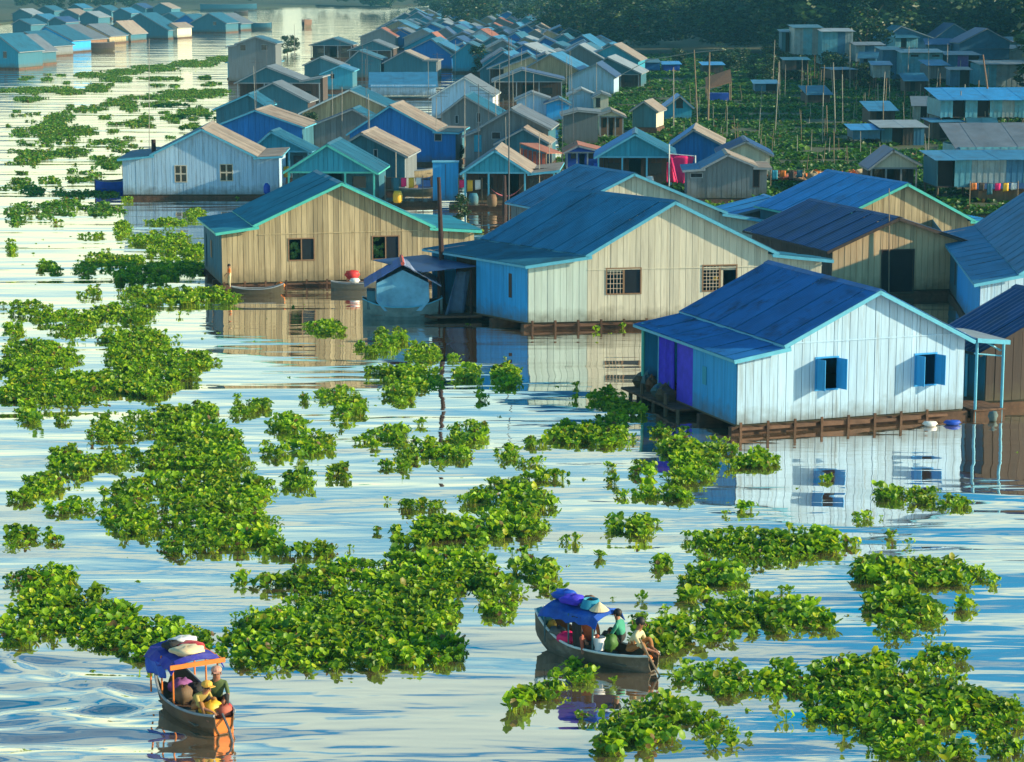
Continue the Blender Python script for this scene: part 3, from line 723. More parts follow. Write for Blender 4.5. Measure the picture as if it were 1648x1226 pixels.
# open veranda on the right
def veranda(h, s0, w, z1, z2, m, tr, posts, depth=2.6, deckm=RAFTB, t0=0.0):
    mb = MB(); mb.hexa([h.Pt(s0, t0 - .3, z1 - .04), h.Pt(s0 + w, t0 - .3, z2 - .04), h.Pt(s0 + w, depth, z2 - .04), h.Pt(s0, depth, z1 - .04), h.Pt(s0, t0 - .3, z1), h.Pt(s0 + w, t0 - .3, z2), h.Pt(s0 + w, depth, z2), h.Pt(s0, depth, z1)]); r_ = mb.build('veranda_roof', m, h.root)
    mb = MB(); mb.hexa([h.Pt(s0, t0 - .34, z1 - .16), h.Pt(s0 + w, t0 - .34, z2 - .16), h.Pt(s0 + w, t0 - .31, z2 - .16), h.Pt(s0, t0 - .31, z1 - .16), h.Pt(s0, t0 - .34, z1), h.Pt(s0 + w, t0 - .34, z2), h.Pt(s0 + w, t0 - .31, z2), h.Pt(s0, t0 - .31, z1)]); mb.build('barge_board', tr, h.root)
    for (s, t) in posts: mb = MB(); mb.tube([h.Pt(s, t, -.4), h.Pt(s, t, min(z1, z2) - .05)], .055, 8); mb.build('post', tr, h.root)
    n = int(w / .28)
    for k in range(n):
        a = s0 + .04 + (w - .04) * k / n; b = s0 + .04 + (w - .04) * (k + 1) / n - .02; mb = MB()
        mb.hexa([h.Pt(a, t0 - .2, h.zf - .1), h.Pt(b, t0 - .2, h.zf - .1), h.Pt(b, depth, h.zf - .1), h.Pt(a, depth, h.zf - .1), h.Pt(a, t0 - .2, h.zf - .05), h.Pt(b, t0 - .2, h.zf - .05), h.Pt(b, depth, h.zf - .05), h.Pt(a, depth, h.zf - .05)]); mb.build('deck_board', deckm, h.root)
    mb = MB(); mb.box(h.Pt(s0 + .05, t0 - .15, -.25), h.Pt(s0 + w, t0 + .1, h.zf - .11)); mb.build('raft', RAFTM, h.root)
veranda(A, A.W + .33, 1.35, A.pr[-1][1] - .02, A.pr[-1][1] - .16, R_ZINC, TRIM_B, [(A.W + .45, -.1), (A.W + 1.55, -.1), (A.W + 1.55, 2.4)])
mb = MB(); mb.tube([A.Pt(A.W + 1.5, 0, 2.4), A.Pt(A.W + .6, 0, 2.9)], .04, 6); mb.tube([A.Pt(A.W + .4, 0, 2.35), A.Pt(A.W + 1.55, 0, 2.2)], .03, 6); mb.build('brace', TRIM_B, A.root)

B = house('cream_house', 'big cream boarded floating house with brown framed windows and wide deep blue roof', [(850, 424), (945, 405), (1079, 324), (1236, 402), (1322, 415)],
    base=((850, 519), (1322, 497)), yaw=9, z_floor=.32, rear=(912, 304), wall=CREAM, side=BLUEP, rmat=R_BLUE, trim=TRIM_B, plank=.29, lod=2, leanL=1, leanR=1,
    win=[(977, 433, 1030, 471, 'grid'), (1132, 428, 1184, 466, 'slide')], group='big boarded houses along the channel', sidewall='R', low=2.62, skew=0, leanmat=MINT, leanroof=R_TEAL)
eB = B.pr[0][1]; t1 = abs(side_t(B, 768))
side_part(B, 0, .02, t1 * .45, B.zf, eB - .05, BLUEP, 'side_wall', n=2, gap=.012); side_part(B, 0, t1 * .45, t1, B.zf, eB - .05, BLUEP, 'side_wall', n=2, gap=.012)
pv = side_t(B, 823); side_part(B, -.045, pv - .12, pv + .12, B.zf + 1.0, B.zf + 2.1, DARKW, 'window', th=.02)
for k in range(2):
    pass
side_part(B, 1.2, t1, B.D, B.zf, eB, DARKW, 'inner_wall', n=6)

C = house('tan_house', 'weathered tan boarded floating house with turquoise roof edging beside the hyacinth', [(356, 371), (415, 358), (548, 294), (690, 360), (763, 368)],
    base=((357, 456), (763, 438)), yaw=13.5, z_floor=.30, rear=(510, 276), wall=TAN, side=TEALW, rmat=R_GTEAL, trim=TRIM_T, plank=.27, lod=2, leanL=1, leanR=1,
    win=[(465, 385, 505, 417, 'half_green'), (600, 381, 641, 415, 'half_green')], group='big boarded houses along the channel', sidewall=True, low=2.7)
pv = side_t(C, 345); side_part(C, -.045, pv - .2, pv + .25, 1.2, 2.1, FRAMEB, 'window', th=.02)
pv = side_t(C, 336); side_part(C, -.045, pv - .3, pv + .25, .5, 2.2, TEALW, 'door', th=.02)

D_ = house('white_house', 'white boarded floating house with two cream cross framed windows facing the far channel', [(197, 254), (248, 246), (325, 207), (408, 249), (447, 250)],
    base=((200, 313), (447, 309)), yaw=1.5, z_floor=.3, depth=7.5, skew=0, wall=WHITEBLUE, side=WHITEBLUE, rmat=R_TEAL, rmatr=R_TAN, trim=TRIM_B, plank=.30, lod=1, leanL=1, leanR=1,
    win=[(282, 267, 300, 292, 'cross'), (355, 265, 374, 290, 'cross')], group='big boarded houses along the channel')
mb = MB(); mb.tube([D_.Pt(1.9, 2.5, 2.6), D_.Pt(1.9, 2.5, 4.0)], .16, 8); mb.build('chimney', DPOLE, D_.root)

# second row behind the cream house
B2 = house('cream_house', 'pale cream gable house with light blue trim tucked right behind the big cream house', [(905, 338), (964, 306), (1016, 279), (1158, 338), (1222, 352)], z_eave=2.7, yaw=9, ref=3,
    rear=(930, 266), wall=CREAM, side=GREYW, rmat=R_BLUE, trim=TRIM_B, plank=.32, leanR=1)
H31 = house('tan_house', 'tan boarded house with bright blue roof and turquoise trim right behind the navy roof', [(1340, 352), (1456, 295), (1557, 350), (1582, 352)], z_eave=2.6, yaw=12, ref=2,
    rear=(1334, 275), wall=TAN, side=TEALW, rmat=R_SKY, trim=TRIM_T, plank=.32, leanR=1)
H32 = house('tan_house', 'peach boarded house with navy iron roof and a tall dark doorway', [(1340, 398), (1442, 350), (1541, 384)], z_eave=2.5, yaw=10, rear=(1306, 322),
    wall=PEACH, side=DARKW, rmat=R_NAVY, trim=DARKW, plank=.3, win=[(1420, 403, 1468, 470, 'door')], low=2.4, over=.5)
H33 = house('white_house', 'pale boarded house with bright blue side wall cut by the right picture edge', [(1578, 452), (1648, 434), (1760, 360), (1880, 420)], base=((1578, 536), (1880, 512)), yaw=13,
    z_floor=.3, rear=(1672, 296), wall=WHITEBLUE, side=BLUEP, rmat=R_BLUE, trim=TRIM_B, plank=.33, leanL=1, sidewall='R', win=[], lod=1)
tt = side_t(H33, 1538); te = H33.pr[0][1]
side_part(H33, 0, .02, tt, H33.zf, te - .05, BLUEP, 'side_wall', n=2); side_part(H33, 0, tt, max(tt + .5, side_t(H33, 1488)), H33.zf, te - .05, TEALW, 'side_wall', n=3)
side_part(H33, -.045, tt + .8, tt + 1.2, .9, 2.0, DARKW, 'window', th=.02)
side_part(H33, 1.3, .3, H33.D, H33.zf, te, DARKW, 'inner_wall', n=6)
mb = MB(); mb.tube([H33.Pt(-.1, H33.D * .9, -.2), H33.Pt(-.1, H33.D * .9, te)], .07, 6); mb.build('post', TRIM_B, H33.root)
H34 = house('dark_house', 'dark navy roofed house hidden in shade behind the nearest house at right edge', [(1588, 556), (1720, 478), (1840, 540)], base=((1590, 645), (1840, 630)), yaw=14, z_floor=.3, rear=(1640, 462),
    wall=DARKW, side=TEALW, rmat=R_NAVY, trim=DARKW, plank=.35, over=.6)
H30b = house('shed', 'low blue iron shed roof between the cream house and the navy roof', [(1180, 345), (1262, 325), (1300, 345)], z_eave=2.0, yaw=10, depth=4, wall=GREYW, rmat=R_SKY, lod=1, plank=.5)

# ------------------------------------------------------------------ middle village; (prof, eave height, yaw, depth, wall, side, left roof, right roof (tan ones coloured as sunlit), trim, options, label)
V_ = [
 ([(340,205),(411,177),(486,203)],2.6,-4,8,BLUEG,TEALW,R_TEAL,R_TAN,TRIM_B,{},'bright blue gable house with sunlit tan right roof slope behind the white boarded house'),
 ([(403,241),(437,211),(497,241)],2.4,-4,3.5,CYAN,TEALW,R_NAVY,R_TEAL,TRIM_B,dict(open_=True),'small cyan gable porch house wedged right of the white boarded house'),
 ([(463,273),(527,232),(603,275)],2.5,-3,7,CYAN,TEALW,R_BLUE,R_TEAL,TRIM_T,dict(open_=True),'cyan and white gable house with dark open veranda behind the tan house roof'),
 ([(530,245),(582,214),(651,249)],3.0,-5,7,TEALW,GREYW,R_TEAL,R_TAN,TRIM_N,dict(win=[(602,241,607,266,'dark')]),'teal boarded gable house with sunlit tan right roof slope'),
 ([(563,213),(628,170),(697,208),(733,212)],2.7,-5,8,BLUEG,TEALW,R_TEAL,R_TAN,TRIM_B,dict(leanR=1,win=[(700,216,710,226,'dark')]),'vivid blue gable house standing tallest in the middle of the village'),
 ([(486,180),(563,144),(625,172)],2.6,-3,8,TAN,GREYW,R_TEAL,R_TEAL,TRIM_W,{},'tan gable house with white trimmed roof edge behind the bright blue gable'),
 ([(490,206),(568,175),(592,188)],2.2,-3,5,GREYW,TEALW,R_NAVY,R_TEAL,TRIM_N,{},'low grey house under a navy roof in front of the white trimmed tan gable'),
 ([(396,154),(439,133),(495,162)],2.5,-4,6,TEALW,DARKW,R_TEAL,R_GREY,TRIM_N,{},'dark teal gable house with a grey right roof slope'),
 ([(348,174),(400,151),(428,169)],2.4,-2,6,TEALW,TEALW,R_TEAL,R_TEAL,TRIM_B,{},'small teal gable house at the channel edge left of the grey sloped one'),
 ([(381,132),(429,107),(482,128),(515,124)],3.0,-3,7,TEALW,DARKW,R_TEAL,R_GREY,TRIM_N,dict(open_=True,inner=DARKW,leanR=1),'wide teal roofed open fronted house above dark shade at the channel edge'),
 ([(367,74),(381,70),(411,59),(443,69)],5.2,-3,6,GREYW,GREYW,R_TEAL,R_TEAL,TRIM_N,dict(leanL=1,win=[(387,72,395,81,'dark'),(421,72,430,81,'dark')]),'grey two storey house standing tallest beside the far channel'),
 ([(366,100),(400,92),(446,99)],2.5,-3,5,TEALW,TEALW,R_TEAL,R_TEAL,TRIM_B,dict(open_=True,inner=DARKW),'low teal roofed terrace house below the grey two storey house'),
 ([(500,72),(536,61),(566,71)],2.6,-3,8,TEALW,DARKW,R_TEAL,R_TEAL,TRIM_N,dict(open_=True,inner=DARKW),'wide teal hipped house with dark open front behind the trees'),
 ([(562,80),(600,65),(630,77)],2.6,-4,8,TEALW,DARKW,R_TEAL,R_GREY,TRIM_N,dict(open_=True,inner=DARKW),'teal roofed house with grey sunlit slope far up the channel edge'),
 ([(556,100),(578,81),(612,94)],2.5,-4,6,TEALW,TEALW,R_TEAL,R_TEAL,TRIM_N,{},'plain teal gable house all in teal iron in the distance'),
 ([(518,118),(546,106),(567,113)],2.4,-2,6,CYAN,TEALW,R_BLUE,R_BLUE,TRIM_B,dict(win=[(532,119,538,126,'dark')]),'round fronted cyan house with one small dark window'),
 ([(490,104),(515,92),(552,106)],2.4,-3,6,TEALW,GREYW,R_TEAL,R_GREY,TRIM_N,{},'teal house with grey roof left of the small cyan house'),
 ([(618,100),(651,82),(680,95),(702,97)],2.5,-4,7,TEALW,GREYW,R_NAVY,R_TAN,TRIM_N,dict(leanR=1),'navy roofed teal house with sunlit tan lean-to in the distance'),
 ([(716,87),(732,81),(748,88)],2.4,-2,5,CYAN,CYAN,R_TEAL,R_TEAL,TRIM_B,dict(win=[(729,90,734,96,'dark')]),'small cyan gable cabin with green trees at its right'),
 ([(695,155),(747,124),(793,152)],2.6,-3,9,WHITEBLUE,WHITEM,R_NAVY,R_GREY,TRIM_W,{},'white gable house with dark navy left roof slope in the village centre'),
 ([(710,183),(748,154),(802,185)],2.7,-4,8,GREYW,GREYW,R_BLUE,R_TEAL,TRIM_N,dict(win=[(733,186,737,198,'dark'),(768,182,773,196,'dark')]),'grey boarded gable house with blue left roof and two slit windows'),
 ([(749,216),(773,204),(823,175),(882,205)],2.8,-5,8,GREYW,TEALW,R_TEAL,R_GREY,TRIM_N,dict(leanL=1,win=[(763,217,775,244,'cyan_door'),(792,213,805,223,'dark')]),'grey boarded gable house with pale cyan door and one square window'),
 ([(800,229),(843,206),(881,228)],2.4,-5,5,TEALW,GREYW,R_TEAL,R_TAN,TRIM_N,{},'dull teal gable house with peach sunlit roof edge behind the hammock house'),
 ([(747,275),(797,241),(849,275),(893,273)],2.5,-3,7,CYAN,TEALW,R_TEAL,R_TAN,TRIM_B,dict(open_=True,leanR=1,posts=(.01,.27,.67,.99),inner=DARKW),'cyan gable house with a hammock hung across its open veranda'),
 ([(962,250),(1022,215),(1082,247)],2.6,-2,7,CYAN,TEALW,R_SKY,R_TEAL,TRIM_B,dict(open_=True,inner=DARKW),'cyan gable house with open dark veranda left of the pink tarp'),
 ([(1080,233),(1116,208),(1160,231)],2.4,-5,8,BLUEG,TEALW,R_SKY,R_TAN,TRIM_N,{},'blue gable house with long sunlit tan roof slope behind the pink tarp'),
 ([(1160,245),(1201,227),(1239,247)],2.5,-2,6,CREAM,GREYW,R_NAVY,R_NAVY,TRIM_N,dict(rear_=(1185,219)),'cream gable house with navy roof right of the sunlit tan slope'),
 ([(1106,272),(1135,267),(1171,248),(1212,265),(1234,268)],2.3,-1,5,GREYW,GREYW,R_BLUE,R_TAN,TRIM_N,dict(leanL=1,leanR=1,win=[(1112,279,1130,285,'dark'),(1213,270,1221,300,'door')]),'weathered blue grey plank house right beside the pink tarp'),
]
VH = []
for (pf, ze, yw, dp, w_, sd_, rl, rr_, tr_, op, lab) in V_:
    op = dict(op); op.pop('rear_', None)
    y_ = sum(p[1] for p in pf) / len(pf); ld = 1 if y_ > 150 else 0
    pk = .35 if y_ > 200 else .45
    VH.append(house('village_house', lab, pf, z_eave=ze, yaw=yw, depth=dp * .85, skew=-1 if yw < 0 else 0, wall=w_, side=sd_, rmat=rl, rmatr=rr_, trim=tr_, lod=ld, plank=pk, **op))
# ------------------------------------------------------------------ sheds, stilt buildings
def stilt(label, l, r, yt, yb, row, depth=5, wall=GREYW, rm=R_GREY, panels=3, gaps=(), yaw=2, name='stilt_house', slope=-.25, over=.3, legs=True, wins=(), gr='tin houses on stilts along the slope', eave=None):
    P = unp(l, row, 0); u = Vector((math.cos(R(yaw)), math.sin(R(yaw)), 0)); pl = Plane(P, u); s1, _ = pl.sz(r, row); zt = pl.sz(l, yt)[1]; zb = pl.sz(l, yb)[1]
    t = thing(name, label, 'house', P, R(yaw), gr)
    for k in range(panels):
        if k in gaps:
            m = MB(); m.box((s1 * k / panels, .5, zb), (s1 * (k + 1) / panels, .53, zt - .1)); m.build('opening', INTER, t); continue
        m = MB(); nn = 6; a0 = s1 * k / panels; w = s1 / panels / nn
        for j in range(nn): m.box((a0 + j * w + .004, (j % 2) * .02, zb - rnd.uniform(0, .12)), (a0 + (j + 1) * w - .004, .03 + (j % 2) * .02, zt - .03))
        m.build('wall_panel', wall if isinstance(wall, bpy.types.Material) else wall[k % len(wall)], t)
    m = MB(); m.box((-.0, .06, zb), (.05, depth, zt - .05)); m.box((s1 - .05, .06, zb), (s1, depth, zt - .05)); m.box((.05, depth - .05, zb), (s1 - .05, depth, zt)); m.build('side_wall', wall if isinstance(wall, bpy.types.Material) else wall[0], t)
    m = MB(); m.box((0.01, .07, zb - .08), (s1 - .01, depth - .01, zb - .001)); m.build('floor', DARKW, t)
    n = max(2, int(s1 / 1.3)); ro = None; zr = zt + (-slope)
    for k in range(n):
        a = -over + (s1 + 2 * over) * k / n; b = -over + (s1 + 2 * over) * (k + 1) / n; h = (k % 2) * .015 + .01; m = MB(); ev = over + .15
        zf_ = zt + slope * .3 - (eave or 0); m.hexa([(a, -ev, zf_ + h), (b, -ev, zf_ + h), (b, depth + .2, zr + h), (a, depth + .2, zr + h), (a, -ev, zf_ + h + .04), (b, -ev, zf_ + h + .04), (b, depth + .2, zr + h + .04), (a, depth + .2, zr + h + .04)])
        m.build('roof_sheet', rm, t)
    for (a, b, y0, y1, st) in wins:
        sa = pl.sz(a, y0); sb = pl.sz(b, y1); m = MB(); m.box((sa[0], -.04, sb[1]), (sb[0], -.005, sa[1])); m.build('window', GLASSD, t)
    if legs and zb > .7:
        for x in np.linspace(.1, s1 - .1, max(2, int(s1 / 1.8))):
            for y in (.15, depth - .2): m = MB(); m.tube([(x + rnd.uniform(-.1, .1), y, -.4), (x, y, zb - .08)], .08, 6); m.build('stilt', BARK, t)
    FOOT.append([P + u * a + Vector((-u.y, u.x, 0)) * b for a, b in ((0, 0), (s1, 0), (s1, depth), (0, depth))])
    return t
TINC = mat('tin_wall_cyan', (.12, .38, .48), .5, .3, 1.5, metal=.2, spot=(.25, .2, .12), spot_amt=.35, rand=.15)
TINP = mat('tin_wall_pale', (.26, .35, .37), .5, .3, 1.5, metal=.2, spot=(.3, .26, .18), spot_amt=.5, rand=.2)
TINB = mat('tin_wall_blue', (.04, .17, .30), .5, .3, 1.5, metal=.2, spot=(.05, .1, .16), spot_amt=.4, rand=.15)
stilt('pale tin stilt house with cyan door panel, second from left on the slope', 1277, 1320, 44, 87, 132, wall=[TINP, TINC], rm=R_TEAL, panels=3)
stilt('small dark open tin shack on stilts, leftmost on the slope', 1257, 1276, 51, 82, 130, depth=3, wall=TEALW, rm=R_TEAL, panels=3, gaps=(1,))
stilt('pale blue tin house whose wall hangs low on the slope', 1322, 1371, 50, 103, 134, wall=[TINC, TINC, TINB, TINP], rm=R_ZINC, panels=4, gaps=())
stilt('small grey shack under the trees on the slope', 1376, 1420, 72, 98, 136, depth=4, wall=[TINP, TINB], rm=R_GREY, panels=3)
stilt('tall blue tin box house standing beside the bright pale tin box', 1419, 1449, 80, 126, 140, wall=TINB, rm=R_TEAL, panels=2)
stilt('bright pale cyan tin box house high on stilts in the middle of the slope', 1450, 1516, 84, 121, 142, wall=[TINC, TINC, TINC], rm=R_ZINC, panels=3, wins=[(1466, 1478, 88, 91, 0), (1500, 1512, 88, 91, 0)])
stilt('long teal roofed house with violet front at the top right', 1522, 1575, 88, 128, 142, depth=6, wall=[TINB, mat('paint_violet', (.14, .10, .36), .6), TINB], rm=R_TEAL, panels=3, gaps=(2,))
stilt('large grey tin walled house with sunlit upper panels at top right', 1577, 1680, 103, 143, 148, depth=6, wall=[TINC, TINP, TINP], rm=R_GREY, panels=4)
stilt('long low grey roofed house behind the sunlit tin panels', 1560, 1680, 78, 96, 118, depth=8, wall=TINP, rm=R_GREY, panels=4, gaps=(1,))
stilt('long row house with bright cyan eave and patched panels on dark stilts', 1512, 1690, 160, 188, 232, depth=6, wall=[TINC, TINP, TINC, TINC], rm=R_SKY, panels=9, gaps=(1, 3), eave=-.15, slope=-.75)
for pf, ze, rm, lb in (([(1420,62),(1450,42),(1500,60)],2.5,R_TEAL,'teal roofed house half hidden under the trees above the slope'),
                   ([(1505,60),(1535,38),(1572,60)],2.5,R_NAVY,'navy hipped roof house above the pale tin boxes'),
                   ([(1545,68),(1588,46),(1625,66)],2.6,R_NAVY,'darkest pointed roof house at the top right below the trees')):
    house('hillside_house', lb, pf, z_eave=ze + 2.2, z_floor=2.2, yaw=3, depth=7, wall=TINB, rmat=rm, rmatr=rm, lod=0, group='houses above the slope', raft=False, bottom=True)
stilt('flat roofed blue boathouse with bright cyan sheet on top standing in the meadow', 1418, 1487, 204, 238, 240, depth=5, wall=[TEALW, TINB, DARKW, TINB], rm=R_ZINC, panels=4, gaps=(1,), gr='sheds in the meadow')
stilt('little blue lean-to beside the meadow boathouse', 1372, 1416, 208, 222, 240, depth=3, wall=TINB, rm=R_SKY, panels=3, gr='sheds in the meadow')
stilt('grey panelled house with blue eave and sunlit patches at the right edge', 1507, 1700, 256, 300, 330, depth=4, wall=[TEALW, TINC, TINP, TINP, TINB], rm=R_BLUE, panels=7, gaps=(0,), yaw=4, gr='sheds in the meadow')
stilt('upper storey with weathered grey tin roof set on the panelled house', 1543, 1700, 236, 256, 318, depth=5, wall=TINC, rm=R_GREY, panels=4, yaw=4, slope=-1.3, legs=False, gr='sheds in the meadow')
stilt('brown upright board fence wall under the panelled house', 1574, 1700, 302, 330, 333, depth=2.5, wall=BROWNW, rm=R_NAVY, panels=6, yaw=4, name='board_shed', gr='sheds in the meadow')
def gshed(label, pf, ze, **k):
    k.setdefault('yaw', 0); k.setdefault('depth', 4); k.setdefault('lod', 0); k.setdefault('group', 'sheds in the meadow'); return house('shed', label, pf, z_eave=ze, name_=0, **k) if False else house('shed', label, pf, z_eave=ze, **k)
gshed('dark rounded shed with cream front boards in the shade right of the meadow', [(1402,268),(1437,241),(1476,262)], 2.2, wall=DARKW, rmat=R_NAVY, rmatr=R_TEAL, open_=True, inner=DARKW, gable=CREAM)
gshed('narrow pale teal gable cabin with sunlit right side in the meadow', [(1018,176),(1037,163),(1056,177)], 2.6, wall=TEALW, side=CREAM, rmat=R_TEAL, rmatr=R_TAN, yaw=-14, z_floor=.9)
gshed('tall weathered grey board shed with ragged top', [(908,184),(930,178),(962,181)], 3.0, wall=GREYW, rmat=R_GREY, rmatr=R_GREY)
gshed('small cream roofed hut with open front beside the grey shed', [(966,184),(984,177),(1003,186)], 2.4, wall=CREAM, rmat=R_TAN, rmatr=R_TAN, open_=True, inner=BROWNW)
gshed('small white topped hut behind the grey board shed', [(917,152),(936,143),(956,152)], 2.6, wall=WHITEBLUE, rmat=R_ZINC, rmatr=R_ZINC)
gshed('pale hut with doorway beside the white topped hut', [(957,155),(968,149),(979,153)], 2.6, wall=CREAM, rmat=R_TEAL, rmatr=R_GREY, win=[(959,158,966,172,'door')])
gshed('pale cyan tent like hut behind the grey gable house', [(832,160),(856,149),(882,158)], 2.4, wall=WHITEBLUE, side=CYAN, rmat=R_TEAL, rmatr=R_GREY)
gshed('low blue grey shed left of the pale huts', [(880,165),(900,158),(915,166)], 2.2, wall=BLUEP, rmat=R_NAVY, rmatr=R_TEAL)
gshed('cyan tent with black doorway in the meadow', [(1070,172),(1094,154),(1113,171)], 1.7, wall=CYAN, rmat=R_SKY, rmatr=R_SKY, win=[(1088,158,1099,173,'door')], raft=False)
gshed('tall blue roofed open shed with white gable in mid distance', [(795,130),(840,112),(905,127)], 2.8, wall=TEALW, rmat=R_TEAL, rmatr=R_NAVY, open_=True, inner=DARKW, depth=7)
gshed('grey lean roofed hut behind trees in mid distance', [(866,103),(890,97),(922,104)], 2.6, wall=GREYW, rmat=R_ZINC, rmatr=R_GREY)
gshed('dark blue shed with dark open front left of the cyan veranda house', [(912,243),(930,234),(963,242)], 1.8, wall=ROYAL, rmat=R_RUST, rmatr=R_RUST, open_=True, inner=ROYAL)
stilt('long blue roofed low shed furthest left in the meadow', 950, 1008, 106, 118, 124, depth=6, wall=TEALW, rm=R_NAVY, panels=4, legs=False, gr='sheds in the meadow')
stilt('low teal roofed shed in the meadow under the trees', 1012, 1062, 100, 112, 122, depth=6, wall=BLUEG, rm=R_TEAL, panels=4, legs=False, gr='sheds in the meadow')
stilt('small light blue roofed shed in the dark meadow', 1068, 1094, 103, 116, 122, depth=4, wall=ROYAL, rm=R_SKY, panels=2, legs=False, gr='sheds in the meadow')
stilt('smallest blue roofed shed right of the tall leaning poles', 1132, 1164, 104, 120, 124, depth=4, wall=DARKW, rm=R_SKY, panels=2, legs=False, gr='sheds in the meadow')
stilt('long pale wall building with blue roof across the middle village', 597, 702, 136, 153, 158, depth=7, wall=WHITEBLUE, rm=R_BLUE, panels=8, legs=False, yaw=3, slope=-1.2, gr='floating houses of the village')
SH = [(1382,1408,92,112,146,'TINB','crooked blue shack below the small grey shack'),(1262,1300,96,112,140,'DARKW','dark shack under the leftmost tin houses'),(1404,1432,104,124,150,'TINP','pale patched shack in the dark hollow of the slope'),(1456,1490,128,146,160,'DARKW','dark shed hanging below the bright pale tin box'),
 (1528,1560,112,138,158,'TINB','blue tin shack squeezed left of the sunlit tin panels'),(1492,1524,104,126,150,'GREYW','grey plank shack right of the bright pale tin box'),(1340,1376,112,126,150,'DARKW','low dark shack below the hanging pale blue tin house'),(1440,1476,60,76,110,'TINC','cyan shack high among the trees of the slope'),
 (1490,1530,70,86,116,'TINB','blue shack high under the navy pointed roof'),(1590,1640,66,80,112,'TINC','cyan shack at the top right under the trees'),(1400,1440,176,198,214,'DARKW','dark hut behind the meadow boathouse'),(1470,1512,168,192,214,'TINP','pale ragged hut left of the long row house'),
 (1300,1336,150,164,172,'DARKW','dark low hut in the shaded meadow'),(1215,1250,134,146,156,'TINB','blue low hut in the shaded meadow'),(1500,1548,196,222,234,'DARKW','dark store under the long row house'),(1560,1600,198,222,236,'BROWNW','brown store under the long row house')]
for (l_, r_, yt, yb, row, m_, lb) in SH:
    stilt(lb, l_, r_, yt, yb, row, depth=rnd.uniform(2.5, 5), wall=globals()[m_], rm=rnd.choice([R_TEAL, R_NAVY, R_GREY, R_BLUE]), panels=rnd.choice([2, 3, 4]), gaps=(1,) if rnd.random() < .6 else (), yaw=rnd.uniform(-12, 14), slope=rnd.uniform(-.8, -.1))
for k in range(40):
    x = rnd.uniform(1240, 1640); y = rnd.uniform(130, 240); p = unp(x, y); h_ = rnd.uniform(2.5, 6.5); mb = MB(); mb.tube([(0, 0, -.6), (rnd.uniform(-.3, .3), 0, h_)], .05, 6); t = thing('slope_pole', 'thin pole standing among the stilt houses of the slope', 'pole', (p.x, p.y, 0), 0, 'poles among the stilt houses'); mb.build('shaft', POLEG if k % 2 else POLE, t)
# brown tilted thatch sheet, pink and blue tarps, rusty frame
def slab_thing(name, label, cat, pts, m, depth_vec, poles=()):
    """pts: (px,py,z) corners; given thickness"""
    q = [unp(*p) for p in pts]; c = q[0].copy(); t = thing(name, label, cat, c); mb = MB(); d = Vector(depth_vec)
    mb.hexa([p - c for p in q] + [p - c + d for p in q]); mb.build('sheet', m, t)
    for (px, py, z) in poles: p = unp(px, py, z) - c; mb = MB(); mb.tube([(p.x, p.y, -c.z), (p.x, p.y, p.z)], .05, 6); mb.build('pole', POLE, t)
    return t
P0 = unp(1134, 168, 0)
t = thing('thatch_shelter', 'tilted brown thatch roof on poles in the middle of the meadow', 'shelter', P0)
mb = MB(); mb.hexa([(.2, 0, 1.8), (3.3, .6, 2.6), (3.3, 3, 4.0), (.2, 2.4, 3.0), (.2, 0, 1.9), (3.3, .6, 2.7), (3.3, 3, 4.1), (.2, 2.4, 3.1)]); mb.build('roof', BROWNW, t)
for x, y, z in ((.3, .2, 1.8), (3.2, .8, 2.6), (3.2, 2.8, 3.8), (.3, 2.2, 2.9)): mb = MB(); mb.tube([(x, y, -.3), (x, y, z)], .07, 6); mb.build('post', POLE, t)
mb = MB(); mb.box((.5, 1, 0), (3, 2.2, 1.3)); mb.build('screen', ROYAL, t)
# pink tarp
a = unp(1075, 300, .4); t = thing('pink_tarp', 'bright pink tarpaulin hung from a line beside the cyan veranda house', 'tarpaulin', (a.x, a.y, 0))
def cloth(name, pts, m, parent=None, nx=10, ny=8, amp=.12, seed=1):
    """pts: 4 corners 3D (bl, br, tr, tl) local; wavy"""
    bl, br, tr, tl = [Vector(p) for p in pts]; n = (br - bl).cross(tl - bl).normalized(); mb = MB(); r = random.Random(seed); ph = r.random() * 6
    for j in range(ny + 1):
        for i in range(nx + 1):
            u_, v_ = i / nx, j / ny; p = (bl * (1 - u_) + br * u_) * (1 - v_) + (tl * (1 - u_) + tr * u_) * v_
            mb.v.append(tuple(p + n * amp * (math.sin(u_ * 9 + ph + v_ * 2) * .6 + math.sin(u_ * 17 + v_ * 3) * .3) * (1 - .4 * v_)))
    for j in range(ny):
        for i in range(nx): k = j * (nx + 1) + i; mb.f.append((k, k + 1, k + nx + 2, k + nx + 1)); mb.mi.append(0)
    o = mb.build(name, m, parent, smooth=True); sm = o.modifiers.new('thickness', 'SOLIDIFY'); sm.thickness = .012; return o
pp = Plane(a, Vector((1, 0, 0)))
def lp(px, py, off=0): s, z = pp.sz(px, py); return (s, off, z)
cloth('tarp_sheet', [lp(1089, 296), lp(1101, 298), lp(1118, 252), lp(1076, 248)], PINKT, t)
cloth('tarp_sheet', [lp(1073, 294, .4), lp(1088, 294, .4), lp(1086, 262, .3), lp(1074, 262, .3)], PINKT, t, seed=3)
mb = MB(); mb.tube([lp(1074, 247), lp(1119, 251)], .03, 6); mb.tube([lp(1077, 232), lp(1077, 304)], .06, 6); mb.tube([lp(1119, 250), lp(1119, 304)], .06, 6); mb.build('line', TRIM_W, t)
